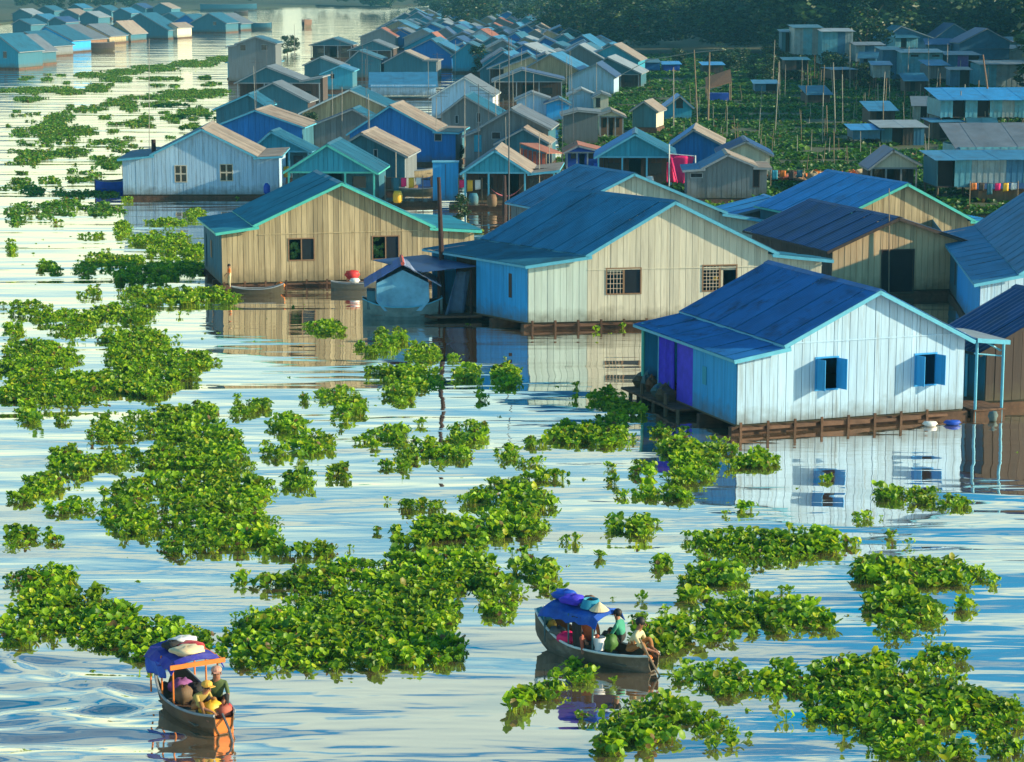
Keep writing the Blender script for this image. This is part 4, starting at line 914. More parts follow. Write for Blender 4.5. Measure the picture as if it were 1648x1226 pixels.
# rusty frame roof
b = unp(838, 285, .3); t = thing('rusty_shelter', 'rust red roofed open shelter with red panels behind the hammock house', 'shelter', (b.x, b.y, 0)); pp = Plane(b, Vector((1, 0, 0)))
q = [lp(836, 231), lp(880, 247), lp(908, 252, 3), lp(866, 236, 3)]; mb = MB(); mb.hexa(q + [(x, y, z + .07) for x, y, z in q]); mb.build('roof', R_RUST, t)
for k in range(6): f0 = k / 6; mb = MB(); x = q[0][0] + (q[1][0] - q[0][0]) * f0; mb.box((x, 2.0, .3), (x + .28, 2.05, q[0][2] - .5 - f0 * .5)); mb.build('panel', REDM, t)
for x, z in ((q[0][0] + .05, q[0][2]), (q[1][0] - .05, q[1][2])): mb = MB(); mb.tube([(x, .1, -.2), (x, .1, z)], .06, 6); mb.build('post', POLE, t)
# hammock on its own
hb = VH[23]
def hpx(h, px, py, off=-.1): s, z = h.pl.sz(px, py); return h.O + h.u * (s - h.s0) - Vector((-h.u.y, h.u.x, 0)) * (-off) + Vector((0, 0, z))
p0, p1 = hpx(hb, 789, 303, .25), hpx(hb, 836, 305, .25); t = thing('hammock', 'pink hammock slung between the veranda posts of the cyan gable house', 'hammock', p0); mb = MB(); n = 14
for k in range(n + 1):
    f_ = k / n; p = (p1 - p0) * f_; z = p.z - .75 * 4 * f_ * (1 - f_) * .8; w = .28 * math.sin(math.pi * f_) + .02; mb.v += [(p.x, p.y - w, z + w * .4), (p.x, p.y, z), (p.x, p.y + w, z + w * .4)]
for k in range(n):
    for j in (0, 1): i0 = k * 3 + j; mb.f.append((i0, i0 + 1, i0 + 4, i0 + 3)); mb.mi.append(0)
mb.build('net', mat('hammock_pink', (.55, .16, .2), .8), t)
mb = MB(); mb.tube([(-.3, 0, .35), (0, 0, 0)], .015, 5); d = p1 - p0; mb.tube([tuple(d), (d.x + .3, d.y, d.z + .35)], .015, 5); mb.build('rope', POLE, t)
# blue cabinet, yellow sack, tarps, small canoes between the houses
def sack(label, px, py, z, r, m, name='sack', cat='sack'):
    p = unp(px, py, z); mb = MB(); mb.blob((0, 0, r[2] * .9), r, 12, 8, .25); o = mb.build(name, m, None, True); o.location = p; return tag(o, label, cat)
p = unp(718, 322, .35); t = thing('blue_cabinet', 'bright blue tin cabinet standing on the deck left of the hammock house', 'cabinet', p); mb = MB(); mb.box((-.9, -.3, 0), (.85, .6, 2.6)); mb.build('body', BLUEP, t); mb = MB(); mb.box((-.95, -.35, 2.6), (.9, .65, 2.68)); mb.build('lid', TRIM_B, t)
mb = MB(); mb.box((-.03, -.32, .1), (.0, -.302, 2.5)); mb.build('door_gap', DARKW, t)
sack('yellow plastic sheet bundle hanging beside the blue gable house', 742, 246, .6, (.45, .3, .6), YELLOW, 'bundle', 'bundle')
sack('royal blue tarpaulin bundle left of the cyan veranda house', 975, 293, .4, (1.1, .5, .8), ROYAL, 'bundle', 'bundle')
def canoe(label, px, py, L_, w, ang, m, inner=DARKW, name='canoe', h=.32, z=0, ends=.25):
    p = unp(px, py, 0); t = thing(name, label, 'boat', (p.x, p.y, z), ang); hull(t, L_, w, h, ends, m); return t
def hull(t, L_, w, h, ends, m, rim=TRIM_N, bowup=1.0, sternup=.5, ns=16, depth=.25, boards=True):
    """open plank hull along +x (bow at +x)"""
    sec = []
    for i in range(ns + 1):
        f_ = i / ns; x = (f_ - .5) * L_; b = w / 2 * (math.sin(math.pi * min(1, max(0, .06 + f_ * .9))) ** .55)
        up = h + ends * ((max(0, (f_ - .55) / .45)) ** 2 * bowup + (max(0, (.4 - f_) / .4)) ** 2 * sternup); kz = -depth + depth * 1.1 * ((abs(f_ - .5) * 2) ** 3) + (ends * .5 * max(0, (f_ - .7) / .3) ** 2 * bowup)
        sec.append([(x, -b, up), (x, -b * .88, up * .4 + kz * .2), (x, -b * .5, kz * .85), (x, 0, kz), (x, b * .5, kz * .85), (x, b * .88, up * .4 + kz * .2), (x, b, up)])
    mb = MB()
    for sgn in (0, 1):
        off = len(mb.v)
        for s_ in sec:
            for (x, y, z) in s_: mb.v.append((x, y * (1 - .07 * sgn), z + (.03 if sgn and abs(y) < w * .4 else 0)))
        for i in range(ns):
            for j in range(6):
                k = off + i * 7 + j; f_ = (k, k + 7, k + 8, k + 1); mb.f.append(f_ if sgn else f_[::-1]); mb.mi.append(sgn)
    n0 = (ns + 1) * 7
    for i in range(ns):
        for j in (0, 6): a_ = i * 7 + j; mb.f.append((a_, a_ + 7, a_ + 7 + n0, a_ + n0)); mb.mi.append(0)
    for i in (0, ns):
        for j in range(6): a_ = i * 7 + j; mb.f.append((a_, a_ + 1, a_ + 1 + n0, a_ + n0)); mb.mi.append(0)
    mb.build('hull', [m, DARKW], t, smooth=False)
    for sg in (0, 6):
        mb = MB(); mb.tube([(s_[sg][0], s_[sg][1], s_[sg][2] + .015) for s_ in sec], .03, 6); mb.build('gunwale', rim, t)
    if boards:
        for k in range(int(L_ * .7 / .42)):
            x = -L_ * .35 + k * .42; b = w / 2 * .8; mb = MB(); mb.box((x, -b, h * .38), (x + .37, b, h * .38 + .025)); mb.build('floor_board', RAFTM if k % 2 else GREYW, t)
canoe('slim dark canoe moored along the foot of the tan house', 415, 475, 2.6, .55, R(6), DARKW)
canoe('slim upturned orange brown canoe stacked on the deck below the dark veranda', 668, 303, 3.6, .6, R(14), TAN, z=1.0)
canoe('orange brown canoe lying low under the upturned one', 672, 318, 3.4, .6, R(-6), TAN, z=.3)
canoe('slim grey plank canoe drifting beside the red bundle', 574, 466, 2.6, .5, R(4), GREYW)
canoe('small dark blue boat moored at the left corner of the white boarded house', 182, 309, 2.6, 1.3, R(20), ROYAL, h=.8)
canoe('small dark motorboat out on the far channel, left of two', 421, 48, 5.5, 2.2, 0, TEALW, h=1.8)
canoe('small brown motorboat out on the far channel, right of two', 494, 44, 5.0, 2.2, R(70), BROWNW, h=2.2)
canoe('dark work boat below the brown houses of the left bank', 156, 82, 7, 2.4, R(10), DARKW, h=1.6)
canoe('faint grey ferry far up the channel near the bank', 368, 17, 22, 5, R(3), TEALW, h=2.5)
canoe('tiny dark rowing boat beyond the ferry', 388, 24, 5, 2, R(3), DARKW, h=1.3)
# red and white bundle
sack('red cloth bundle lying on the deck edge of the tan house', 567, 449, .45, (.38, .3, .24), RED, 'bundle', 'bundle')
sack('white cloth bundle lying beside the red one', 571, 455, .4, (.26, .22, .13), WHITEM, 'bundle', 'bundle')
# things at the near house
sack('white plastic basin floating under the near house deck', 1497, 686, .0, (.26, .2, .1), WHITEM, 'basin', 'basin')
sack('blue plastic bag floating under the near house deck', 1533, 684, .0, (.3, .2, .1), ROYAL, 'plastic_bag', 'bag')
sack('round light cyan bucket at the corner post of the near house deck', 1598, 678, .0, (.17, .17, .2), CYAN, 'bucket', 'bucket')
for k in range(9):   # junk heap at the dark porch
    p = A.w2(-.3 + rnd.random() * .9, tB + .2 + rnd.random() * 3.2); m = MB(); 
    m.blob((0, 0, .2), (rnd.uniform(.2, .45), rnd.uniform(.2, .4), rnd.uniform(.18, .4)), 9, 6, .5); o = m.build('debris_pile', [DARKW, TEALW, RAFTM][k % 3]); o.location = (p.x, p.y, .35)
    tag(o, 'dark heap of household clutter on the shaded side porch of the near house', 'clutter', 'clutter on the near porch')
t = thing('porch_platform', 'dark timber platform under the side porch of the near house', 'platform', A.w2(0, tA), R(A.yaw))
for k in range(12):
    m = MB(); o_ = k * .42; v2 = Vector((A.Pt(0, 1, 0)[0], A.Pt(0, 1, 0)[1], 0)); a_ = v2 * o_; m.box((a_.x - .75, a_.y, .22), (a_.x + 1.1, a_.y + .38, .30)); m.build('board', RAFTM, t)
m = MB(); 
for k in range(5): a_ = v2 * (k * 1.1); m.tube([(a_.x - .6, a_.y, -.5), (a_.x - .6, a_.y, .7 if k % 2 else .3)], .08, 6)
o = m.build('pile', DARKW, t); o['kind'] = 'stuff'
# clutter left of the cream house: nets, posts, dark porch frame
t = thing('lean_to', 'dark open porch frame with hanging nets left of the blue walled cream house side', 'porch', B.w2(0, t1), R(B.yaw))
vb = Vector((B.Pt(0, 1, 0)[0], B.Pt(0, 1, 0)[1], 0))
for f_, x in ((0.3, -.1), (1.4, -.1), (2.6, -.1), (2.6, -1.6), (.5, -1.5)):
    m = MB(); a_ = vb * f_; m.tube([(a_.x + x, a_.y, -.4), (a_.x + x, a_.y, 2.3)], .07, 6); m.build('post', DPOLE, t)
cloth('net', [tuple(vb * .4 + Vector((-1.3, 0, .2))), tuple(vb * .4 + Vector((-.3, 0, .3))), tuple(vb * .4 + Vector((-.1, 0, 2.2))), tuple(vb * .4 + Vector((-.7, 0, 2.2)))], mat('net_slate', (.06, .12, .2), .9), t, amp=.2)
m = MB(); m.hexa([(-2.2, -.2, .12), (.2, -.2, .12), (.2 + vb.x * 3, vb.y * 3, .12), (-2.2 + vb.x * 3, vb.y * 3, .12), (-2.2, -.2, .22), (.2, -.2, .22), (.2 + vb.x * 3, vb.y * 3, .22), (-2.2 + vb.x * 3, vb.y * 3, .22)]); m.build('deck', RAFTM, t)
m = MB(); m.hexa([(-2.6, -.3, 2.28), (-.1, -.3, 2.5), (-.1 + vb.x * 4, vb.y * 4, 2.6), (-2.6 + vb.x * 4, vb.y * 4, 2.4), (-2.6, -.3, 2.32), (-.1, -.3, 2.54), (-.1 + vb.x * 4, vb.y * 4, 2.64), (-2.6 + vb.x * 4, vb.y * 4, 2.44)]); m.build('roof', R_NAVY, t)
# laundry, jars, drums about the verandas
CLM = [PINKT, WHITEM, ROYAL, ORANGE, TEALW, YELLOW, RED, CYAN, DARKW]
def laundry(label, px, py, w, h, n, z=.3, ang=0):
    p = unp(px, py, z); t = thing('laundry_line', label, 'laundry', (p.x, p.y, 0), ang)
    mb = MB(); mb.tube([(0, 0, h), (w / 2, 0, h - .08), (w, 0, h)], .012, 5); mb.build('line', POLE, t)
    for x in (0, w): mb = MB(); mb.tube([(x, 0, -.1), (x, 0, h + .1)], .035, 6); mb.build('post', POLE, t)
    for k in range(n): a = w * (k + .12) / n; b = w * (k + .82) / n; hh = rnd.uniform(.5, .95); cloth('cloth', [(a, 0, h - hh), (b, 0, h - hh + .05), (b, 0, h - .05), (a, 0, h - .05)], CLM[(k * 5 + int(px)) % 9], t, 4, 4, .03, k)
laundry('laundry line of small bright clothes before the teal house with slit chimney', 620, 322, 2.6, 1.9, 5)
laundry('laundry line beside the grey plank house at the meadow edge', 1240, 306, 2.4, 1.8, 4)
laundry('laundry line on the deck between the hammock house and the cabinet', 738, 326, 1.6, 1.9, 3)
laundry('laundry line behind the white boarded house near the cyan veranda', 455, 302, 2.4, 1.9, 4)
laundry('laundry line under the blue eave of the panelled house', 1560, 334, 3.2, 2.0, 6)
for k, (px, py, m_, lb) in enumerate([(762, 330, TEALW, 'teal water drum under the hammock house eave'), (792, 332, BROWNW, 'brown water jar beside the hammock'), (640, 326, YELLOW, 'yellow crate on the deck before the dark veranda'), (985, 300, BROWNW, 'brown jar before the cyan veranda house'), (1010, 302, CYAN, 'cyan drum before the cyan veranda house'),
    (1045, 301, WHITEM, 'white drum before the cyan veranda house'), (430, 312, ROYAL, 'blue drum at the right foot of the white boarded house'), (505, 316, BROWNW, 'brown jar under the cyan and white gable veranda'), (545, 318, TEALW, 'teal drum under the cyan and white gable veranda'), (1385, 330, WHITEM, 'white drum by the dark rounded shed'), (1410, 332, ROYAL, 'blue drum by the dark rounded shed'), (700, 300, BROWNW, 'brown jar behind the blue cabinet')]):
    p = unp(px, py, .3); mb = MB(); mb.tube([(0, 0, 0), (0, 0, .15), (0, 0, .55), (0, 0, .8)], [.26, .33, .33, .24], 12); o = mb.build('water_drum', m_, None, True); o.location = p; tag(o, lb, 'drum')
slab_deck = [(640, 330, 5.5, 2.0), (800, 336, 6.5, 2.2), (1020, 308, 6.0, 2.2), (520, 322, 6.0, 2.0), (1170, 312, 6.0, 1.6)]
for k, (px, py, w, d) in enumerate(slab_deck):
    p = unp(px, py, 0); t = thing('deck', ['plank deck under the yellow crate', 'plank deck before the hammock house', 'plank deck before the cyan veranda house', 'plank deck before the cyan and white gable veranda', 'plank deck at the foot of the grey plank house'][k], 'deck', (p.x - w / 2, p.y, 0))
    for j in range(int(w / .3)): mb = MB(); mb.box((j * .3, 0, .2), (j * .3 + .27, d, .28)); mb.build('board', RAFTM if j % 3 else GREYW, t)
    mb = MB(); mb.box((0, .1, -.2), (w, .3, .19)); mb.box((0, d - .3, -.2), (w, d - .1, .19)); mb.build('float', RAFTM, t)
# ------------------------------------------------------------------ house boat with round blue cabin
p = unp(648, 512); hbx = thing('houseboat', 'blue cabin boat with navy tiled roof and red ridge moored beside the cream house', 'boat', p, R(4))
HULLG = mat('hull_grey_green', (.13, .22, .22), .7, .4, 2, spot=(.3, .32, .28), spot_amt=.4)
hull(hbx, 3.7, 1.7, .62, .35, HULLG, TRIM_B, 1, 1, depth=.35)
CABB = mat('cabin_blue', (.15, .42, .60), .65, .35, 1.5, spot=(.06, .2, .4), spot_amt=.6)
def arch(y0, y1, w0, w1, z0, z1, zp, m, name):
    mb = MB(); n = 14; ring = [(-w0, z0), (-w1, z0 + .45), (-w1 * .98, z1), (0, zp), (w1 * .98, z1), (w1, z0 + .45), (w0, z0)]
    i0 = len(mb.v); mb.v += [(x, y0, z) for x, z in ring] + [(x, y1, z) for x, z in ring]; k = len(ring)
    mb.f.append(tuple(range(k))); mb.f.append(tuple(range(k, 2 * k))[::-1]); mb.mi += [0, 0]
    for j in range(k): mb.f.append((j, j + k, (j + 1) % k + k, (j + 1) % k)); mb.mi.append(0)
    return mb.build(name, m, hbx)
arch(-.75, 1.6, .85, 1.22, .45, 1.75, 2.35, CABB, 'cabin')
for sg in (-1, 1):
    for k in range(9):
        a = k / 9; b = (k + 1) / 9 + .012; m = MB(); f0 = lambda t_: (sg * 1.75 * t_, 2.62 - 1.02 * t_)
        (xa, za), (xb, zb) = f0(a), f0(b); h = .012 * (k % 2); y0, y1 = -.98, 1.8
        m.hexa([(xa, y0, za + h), (xb, y0, zb + h), (xb, y1, zb + h), (xa, y1, za + h), (xa, y0, za + .05 + h), (xb, y0, zb + .05 + h), (xb, y1, zb + .05 + h), (xa, y1, za + .05 + h)])
        m.build('roof_slat', mat('roof_slat_blue', (.03, .10, .34), .6, .3, 3, rand=.3) if sg < 0 else mat('roof_slat_pale', (.22, .28, .42), .6, .3, 3, rand=.3), hbx)
m = MB(); m.tube([(0, -1.02, 2.68), (0, 1.8, 2.68)], .09, 8); m.build('ridge_cap', mat('tile_red', (.5, .09, .06), .7), hbx)
m = MB(); m.box((-1.65, -.5, .5), (-1.25, .6, 1.35)); m.build('side_box', TEALW, hbx)
HULLS.append([p + Vector((x, y, 0)) for x, y in ((-2, -.8), (2, -.8), (2, .8), (-2, .8))])

# ------------------------------------------------------------------ poles and masts
def pole(label, x, yt, yb, r, m, name='pole', cat='pole', lean=0, group=None, extra=None):
    p = unp(x, yb, 0); pl = Plane(p, Vector((1, 0, 0))); s, z = pl.sz(x + lean, yt); mb = MB(); mb.tube([(0, 0, -.8), (s * .5, 0, z * .5), (s, 0, z)], [r, r * .85, r * .6], 8); t = thing(name, label, cat, (p.x, p.y, 0), 0, group)
    mb.build('shaft', m, t)
    if extra == 'antenna':
        mb = MB(); mb.tube([(s - .9, 0, z - .1), (s + .9, 0, z - .1)], .012, 5); 
        for k in range(6): mb.tube([(s - .8 + k * .3, -.35, z - .1), (s - .8 + k * .3, .35, z - .1)], .008, 5)
        mb.build('aerial', METALP, t)
    return t
pole('thick dark brown mooring post between the tan house and the cream house', 714, 285, 505, .14, DPOLE, 'mooring_post', 'post', lean=-8)
pole('tall thin black antenna mast rising behind the big cream house roof', 819, 60, 392, .05, METALP, 'antenna_mast', 'antenna', extra='antenna')
pole('short thick dark post behind the cream house roof below the mast', 812, 282, 345, .16, DPOLE, 'post', 'post')
pole('thin antenna mast standing in the far water behind the white house', 240, 62, 243, .035, POLEG, 'antenna_mast', 'antenna', extra='antenna')
pole('pale pole rising before the dark veranda behind the tan house', 637, 245, 325, .06, POLEG)
pole('slim dark pole crossing the tan gable of the bright blue roof house', 1431, 303, 478, .04, POLE)
pole('tall leaning bamboo pole in the meadow, left of the pair', 1123, 80, 205, .09, POLE, lean=-6)
pole('tall leaning bamboo pole in the meadow, right of the pair', 1139, 84, 205, .12, POLE, lean=3)
pole('pale pole before the cyan tent in the meadow', 1084, 108, 212, .07, POLEG)
pole('long leaning red brown pole before the patched row house', 1600, 88, 225, .11, BROWNW, lean=-18)
pole('tall thin mast standing before the long white wall building', 748, 130, 330, .03, POLEG)
pole('thin pole standing before the rusty shelter', 868, 215, 330, .04, POLEG)
pole('thin pale pole right of the hammock house', 884, 225, 320, .04, POLEG)
pole('slender pole before the white walled village gable', 846, 95, 215, .035, POLEG)
pole('slender pole rising left of the pale huts', 920, 95, 180, .035, POLEG)
pole('slender pole rising among the meadow sheds at left', 960, 100, 190, .035, POLEG)
pole('long vertical pole on the slope before the pale tin box', 1345, 100, 220, .07, POLEG, lean=-4)
pole('long pale pole left of the tin boxes', 1496, 60, 190, .05, POLEG, lean=-2)
pole('thin pole at the channel in front of the left bank ferry', 196, 235, 262, .03, POLE)
for k in range(80):
    x = rnd.uniform(1100, 1500); y = rnd.uniform(150, 285); 
    pole('thin bamboo stake standing upright in the green meadow', x, y - rnd.uniform(18, 60), y, .035, POLE if k % 2 else POLEG, 'bamboo_stake', 'stake', lean=rnd.uniform(-5, 5), group='bamboo stakes in the meadow')
for k in range(34):
    x = rnd.uniform(400, 940); y = rnd.uniform(95, 300) if x > 520 else rnd.uniform(90, 260); p = unp(x, y); h_ = rnd.uniform(4.5, 8); mb = MB(); mb.tube([(0, 0, 0), (rnd.uniform(-.15, .15), 0, h_)], .03, 5); t = thing('aerial_mast', 'thin aerial mast rising among the packed village roofs', 'mast', (p.x, p.y, 0), 0, 'aerial masts of the village'); mb.build('shaft', METALP if k % 2 else POLEG, t)
    if k % 2: mb = MB(); mb.tube([(-.7, 0, h_ - .2), (.7, 0, h_ - .2)], .015, 4); mb.tube([(-.5, 0, h_ - .5), (.5, 0, h_ - .5)], .015, 4); mb.build('aerial', METALP, t)
pw = [unp(1030, 118, 5.5), unp(1090, 96, 6), unp(1160, 92, 5)]
mb = MB(); mb.tube([unp(1000, 120, 2.6), unp(1045, 96, 5.6), unp(1120, 84, 6.6), unp(1165, 80, 7.2)], .045, 5); tag(mb.build('cable', POLEG), 'sagging pale cable strung over the meadow sheds between poles', 'cable')

# ------------------------------------------------------------------ left bank and far village
LB = [([(-45,82),(-4,55),(29,81)],2.9,CYAN,R_TEAL,R_TEAL,'cyan house with one round dark window, nearest on the left bank',[(5,83,11,93,'dark')]),
 ([(2,80),(20,57),(53,82)],2.6,TEALW,R_TEAL,R_GREY,'teal house with long grey right roof slope second on the left bank',[]),
 ([(22,68),(40,51),(84,73)],2.6,GREYW,R_NAVY,R_TEAL,'olive grey house third on the left bank',[]),
 ([(54,62),(73,42),(115,64)],2.7,BLUEP,R_SKY,R_TEAL,'vivid blue house on the left bank with a bright blue end wall',[]),
 ([(84,54),(99,40),(144,62)],2.6,BROWNW,R_NAVY,R_GREY,'dark brown house on the left bank with long grey roof slope',[]),
 ([(126,52),(142,39),(176,57)],2.4,PEACH,R_TEAL,R_GREY,'house with a peach coloured end on the left bank',[]),
 ([(152,51),(168,41),(196,55)],2.3,CYAN,R_TEAL,R_TEAL,'teal house with white framed front on the left bank',[(181,53,187,60,'dark')]),
 ([(178,49),(187,34),(210,53)],2.5,TAN,R_TEAL,R_TAN,'narrow tan ended house with sunlit brown slope on the left bank',[]),
 ([(188,42),(226,21),(270,47)],2.9,TEALW,R_TEAL,R_TEAL,'largest dark teal house on the left bank',[(226,46,234,53,'dark')]),
 ([(267,44),(275,37),(285,43)],2.6,CREAM,R_TAN,R_TAN,'small cream ended house at the corner of the left bank',[]),
 ([(250,30),(272,20),(300,36)],2.6,TEALW,R_TEAL,R_TEAL,'teal pointed house behind the cream corner house',[]),
 ([(282,33),(300,23),(322,39)],2.6,BLUEG,R_TEAL,R_TEAL,'blue grey house in the row right of the cream corner house',[]),
 ([(308,36),(336,21),(363,36)],2.6,TEALW,R_TAN,R_TEAL,'green teal fronted house with brown left slope, far left bank',[(343,35,348,40,'dark')]),
 ([(343,33),(359,22),(387,37)],2.6,TEALW,R_TEAL,R_GREY,'last house of the left bank row, at the channel bend',[])]
for pf, ze, w_, r1, r2, lb, wn in LB:
    house('riverside_house', lb, pf, z_eave=ze, yaw=-14, depth=9, wall=w_, side=TAN if w_ is PEACH else (TEALW if w_ in (CYAN, BLUEG, TAN) else w_), rmat=r1, rmatr=r2, lod=0, win=wn, group='houses of the left bank', over=.5)
rowname = ['nearest', 'second', 'third', 'fourth', 'fifth', 'sixth', 'seventh', 'eighth', 'ninth']
ordn = ['first', 'second', 'third', 'fourth', 'fifth', 'sixth', 'seventh', 'eighth', 'ninth', 'tenth', 'eleventh', 'twelfth', 'thirteenth', 'fourteenth', 'fifteenth', 'sixteenth', 'seventeenth', 'eighteenth']
WM = [(TEALW, 'teal'), (GREYW, 'grey'), (CYAN, 'cyan'), (BLUEG, 'blue'), (TAN, 'tan'), (WHITEBLUE, 'whitish')]
RM = [(R_TEAL, 'teal'), (R_BLUE, 'blue'), (R_NAVY, 'navy'), (R_TAN, 'tan'), (R_ZINC, 'pale grey'), (R_GREY, 'grey'), (R_RUST, 'rust red')]
FR = [(121, 900, 945, 2), (109, 760, 860, 5), (97, 770, 940, 9), (86, 640, 960, 12), (76, 640, 940, 13), (66, 650, 930, 13), (57, 575, 900, 15), (48, 590, 890, 15), (40, 606, 880, 15), (33, 625, 860, 14), (27, 640, 840, 12), (22, 655, 800, 10)]
ri = 0
for ri, (y, xa, xb, n) in enumerate(FR):
    for k in range(n):
        x = xa + (xb - xa) * (k + rnd.uniform(.1, .9)) / n; yy = y + rnd.uniform(-3, 3); s = 1 / mpp(yy + 2.6 * (yy + 50) / 13); w = rnd.uniform(5.0, 8.5) * s; h = w * rnd.uniform(.22, .32); a = rnd.uniform(.35, .65)
        wm = rnd.choice(WM[:5] if rnd.random() < .85 else WM); r1 = rnd.choice(RM[:3] + RM[:2]); r2 = rnd.choice(RM[:3] + RM[4:6] + RM[:3] + [RM[3], RM[5], RM[0]]) if rnd.random() < .95 else RM[6]
        lb = f'hazy {wm[1]} house with {r2[1]} roof slope, {ordn[k]} from the channel in {ordn[ri]} far row'
        sh = rnd.random() < .15
        house('village_house', lb, [(x, yy), (x + w * a, yy - h), (x + w, yy + rnd.uniform(-1, 1))], z_eave=rnd.uniform(2.3, 3.0), yaw=rnd.uniform(-12, 2), depth=rnd.uniform(6, 10), wall=wm[0], rmat=r1[0], rmatr=r2[0], lod=0, group='far hazy village houses',
              open_=rnd.random() < .35, inner=DARKW, over=.4)
for k, (x, y) in enumerate([(20, 38), (48, 30), (78, 34), (96, 22), (128, 26), (150, 16), (182, 20), (208, 12), (246, 12), (20, 22), (60, 16), (110, 12)]):
    w = rnd.uniform(24, 36) * (y + 80) / 110; r2 = RM[k % 5]; lb = f'blue hazed house with {r2[1]} roof, {ordn[k]} of those behind the left bank row'
    house('riverside_house', lb, [(x, y), (x + w * .4, y - w * .25), (x + w, y + 1)], z_eave=2.8, yaw=-12, depth=9, wall=TEALW, rmat=R_TEAL, rmatr=r2[0], lod=0, group='houses behind the left bank row', over=.4)
# ------------------------------------------------------------------ trees
def forest(name, spec, dens_note=''):
    pos = []; sc = []; zz = []
    for (xa, xb, ya, yb, n, h0, h1) in spec:
        for k in range(n):
            x = rnd.uniform(xa, xb); y = rnd.uniform(ya, yb); p = unp(x, y, 0); pos.append((p.x, p.y, -.5)); h = rnd.uniform(h0, h1); sc.append(h / 10 * rnd.uniform(1.0, 1.5)); zz.append(h / 10)
    P = np.array(pos)
    o = scatter_mesh(name, TP, P, rng.random(len(P)) * 6.28, np.array(sc), TREEL, np.array(zz)); return tag(o, kind='stuff')
forest('woodland', [(890, 1260, 62, 92, 46, 8, 13), (900, 1200, 35, 60, 34, 9, 14), (1240, 1700, 84, 100, 64, 12, 18), (1250, 1720, 60, 80, 44, 13, 19), (1200, 1380, 118, 140, 16, 3, 6), (1700, 2300, 95, 200, 110, 12, 17), (1560, 1720, 40, 70, 20, 12, 18), (1380, 1560, 128, 150, 14, 2, 4.5), (1060, 1200, 105, 120, 8, 3, 5)])  # trees past the right frame edge are unseen, added to shade the slope
forest('far_woodland', [(-40, 420, 1, 9, 60, 9, 14), (420, 900, 2, 10, 50, 9, 14), (560, 1000, 10, 20, 40, 9, 13), (700, 960, 20, 60, 34, 6, 10), (20, 230, 8, 22, 26, 6, 10)])
for (x, y, h, lb) in ((772, 118, 5.5, 'bright green bushy tree between the cyan cabin and the blue shed'), (800, 112, 5, 'second bushy tree right of the cyan cabin'), (463, 88, 4.5, 'lone bush right of the grey two storey house'), (474, 84, 4, 'rounded bush left of the wide teal house'),
                      (735, 262, 2.6, 'leafy bush growing below the yellow bundle'), (742, 360, 2.2, 'bright leafy bush behind the turquoise roof end of the tan house'), (497, 232, 3.6, 'dark tree squeezed between the bright blue gable and cyan houses'), (1395, 118, 12, 'lit pale green tree standing above the slope houses')): tree(x, y, h, lb, 1.0)
# meadow herbs
bb = [unp(x, y, 0) for x, y in ((890, 345), (1760, 350), (1800, 95), (860, 95))]
def herbs(name, xa, xb, ya, yb, n, s0, s1, protos, m):
    # uniform over the ground seen between two photo rows
    Y0 = unp(824, yb).y; Y1 = unp(824, ya).y; yv = rng.uniform(Y0, Y1, n); sx = yv / (FOC * math.cos(PITCH)) ; xv = (rng.uniform(xa, xb, n) - CX) * sx * 1.0
    P = np.stack([xv, yv], 1); ok = inpoly(P, LAND) & (vnoise(P + 900, .22, 31) > .25)
    for f in FOOT: ok &= ~inpoly(P, [(q.x, q.y) for q in f])
    P = P[ok]; sc = rng.uniform(s0, s1, len(P)) * (.6 + .8 * vnoise(P + 900, .15, 33))
    o = scatter_mesh(name, protos, np.concatenate([P, np.full((len(P), 1), .3)], 1), rng.random(len(P)) * 6.28, sc, m); return tag(o, kind='stuff')
herbs('meadow_plants', 880, 1760, 150, 352, 24000, .9, 2.2, ROSF, HERB)
herbs('far_meadow_plants', 860, 1760, 92, 150, 14000, 1.5, 3.4, ROSF, HERB)
# orange rubbish heap
p = unp(1268, 296, .3); t = thing('rubbish_heap', 'orange and brown rubbish heap at the near edge of the meadow', 'rubbish heap', p)
for k in range(34): m = MB(); m.blob((rnd.uniform(-1.5, 6.5), rnd.uniform(-.8, 1.6), .45), (rnd.uniform(.35, .9), .4, rnd.uniform(.25, .5)), 8, 5, .5); m.build('lump', [ORANGE, BROWNW, REDM, TAN][k % 4], t)
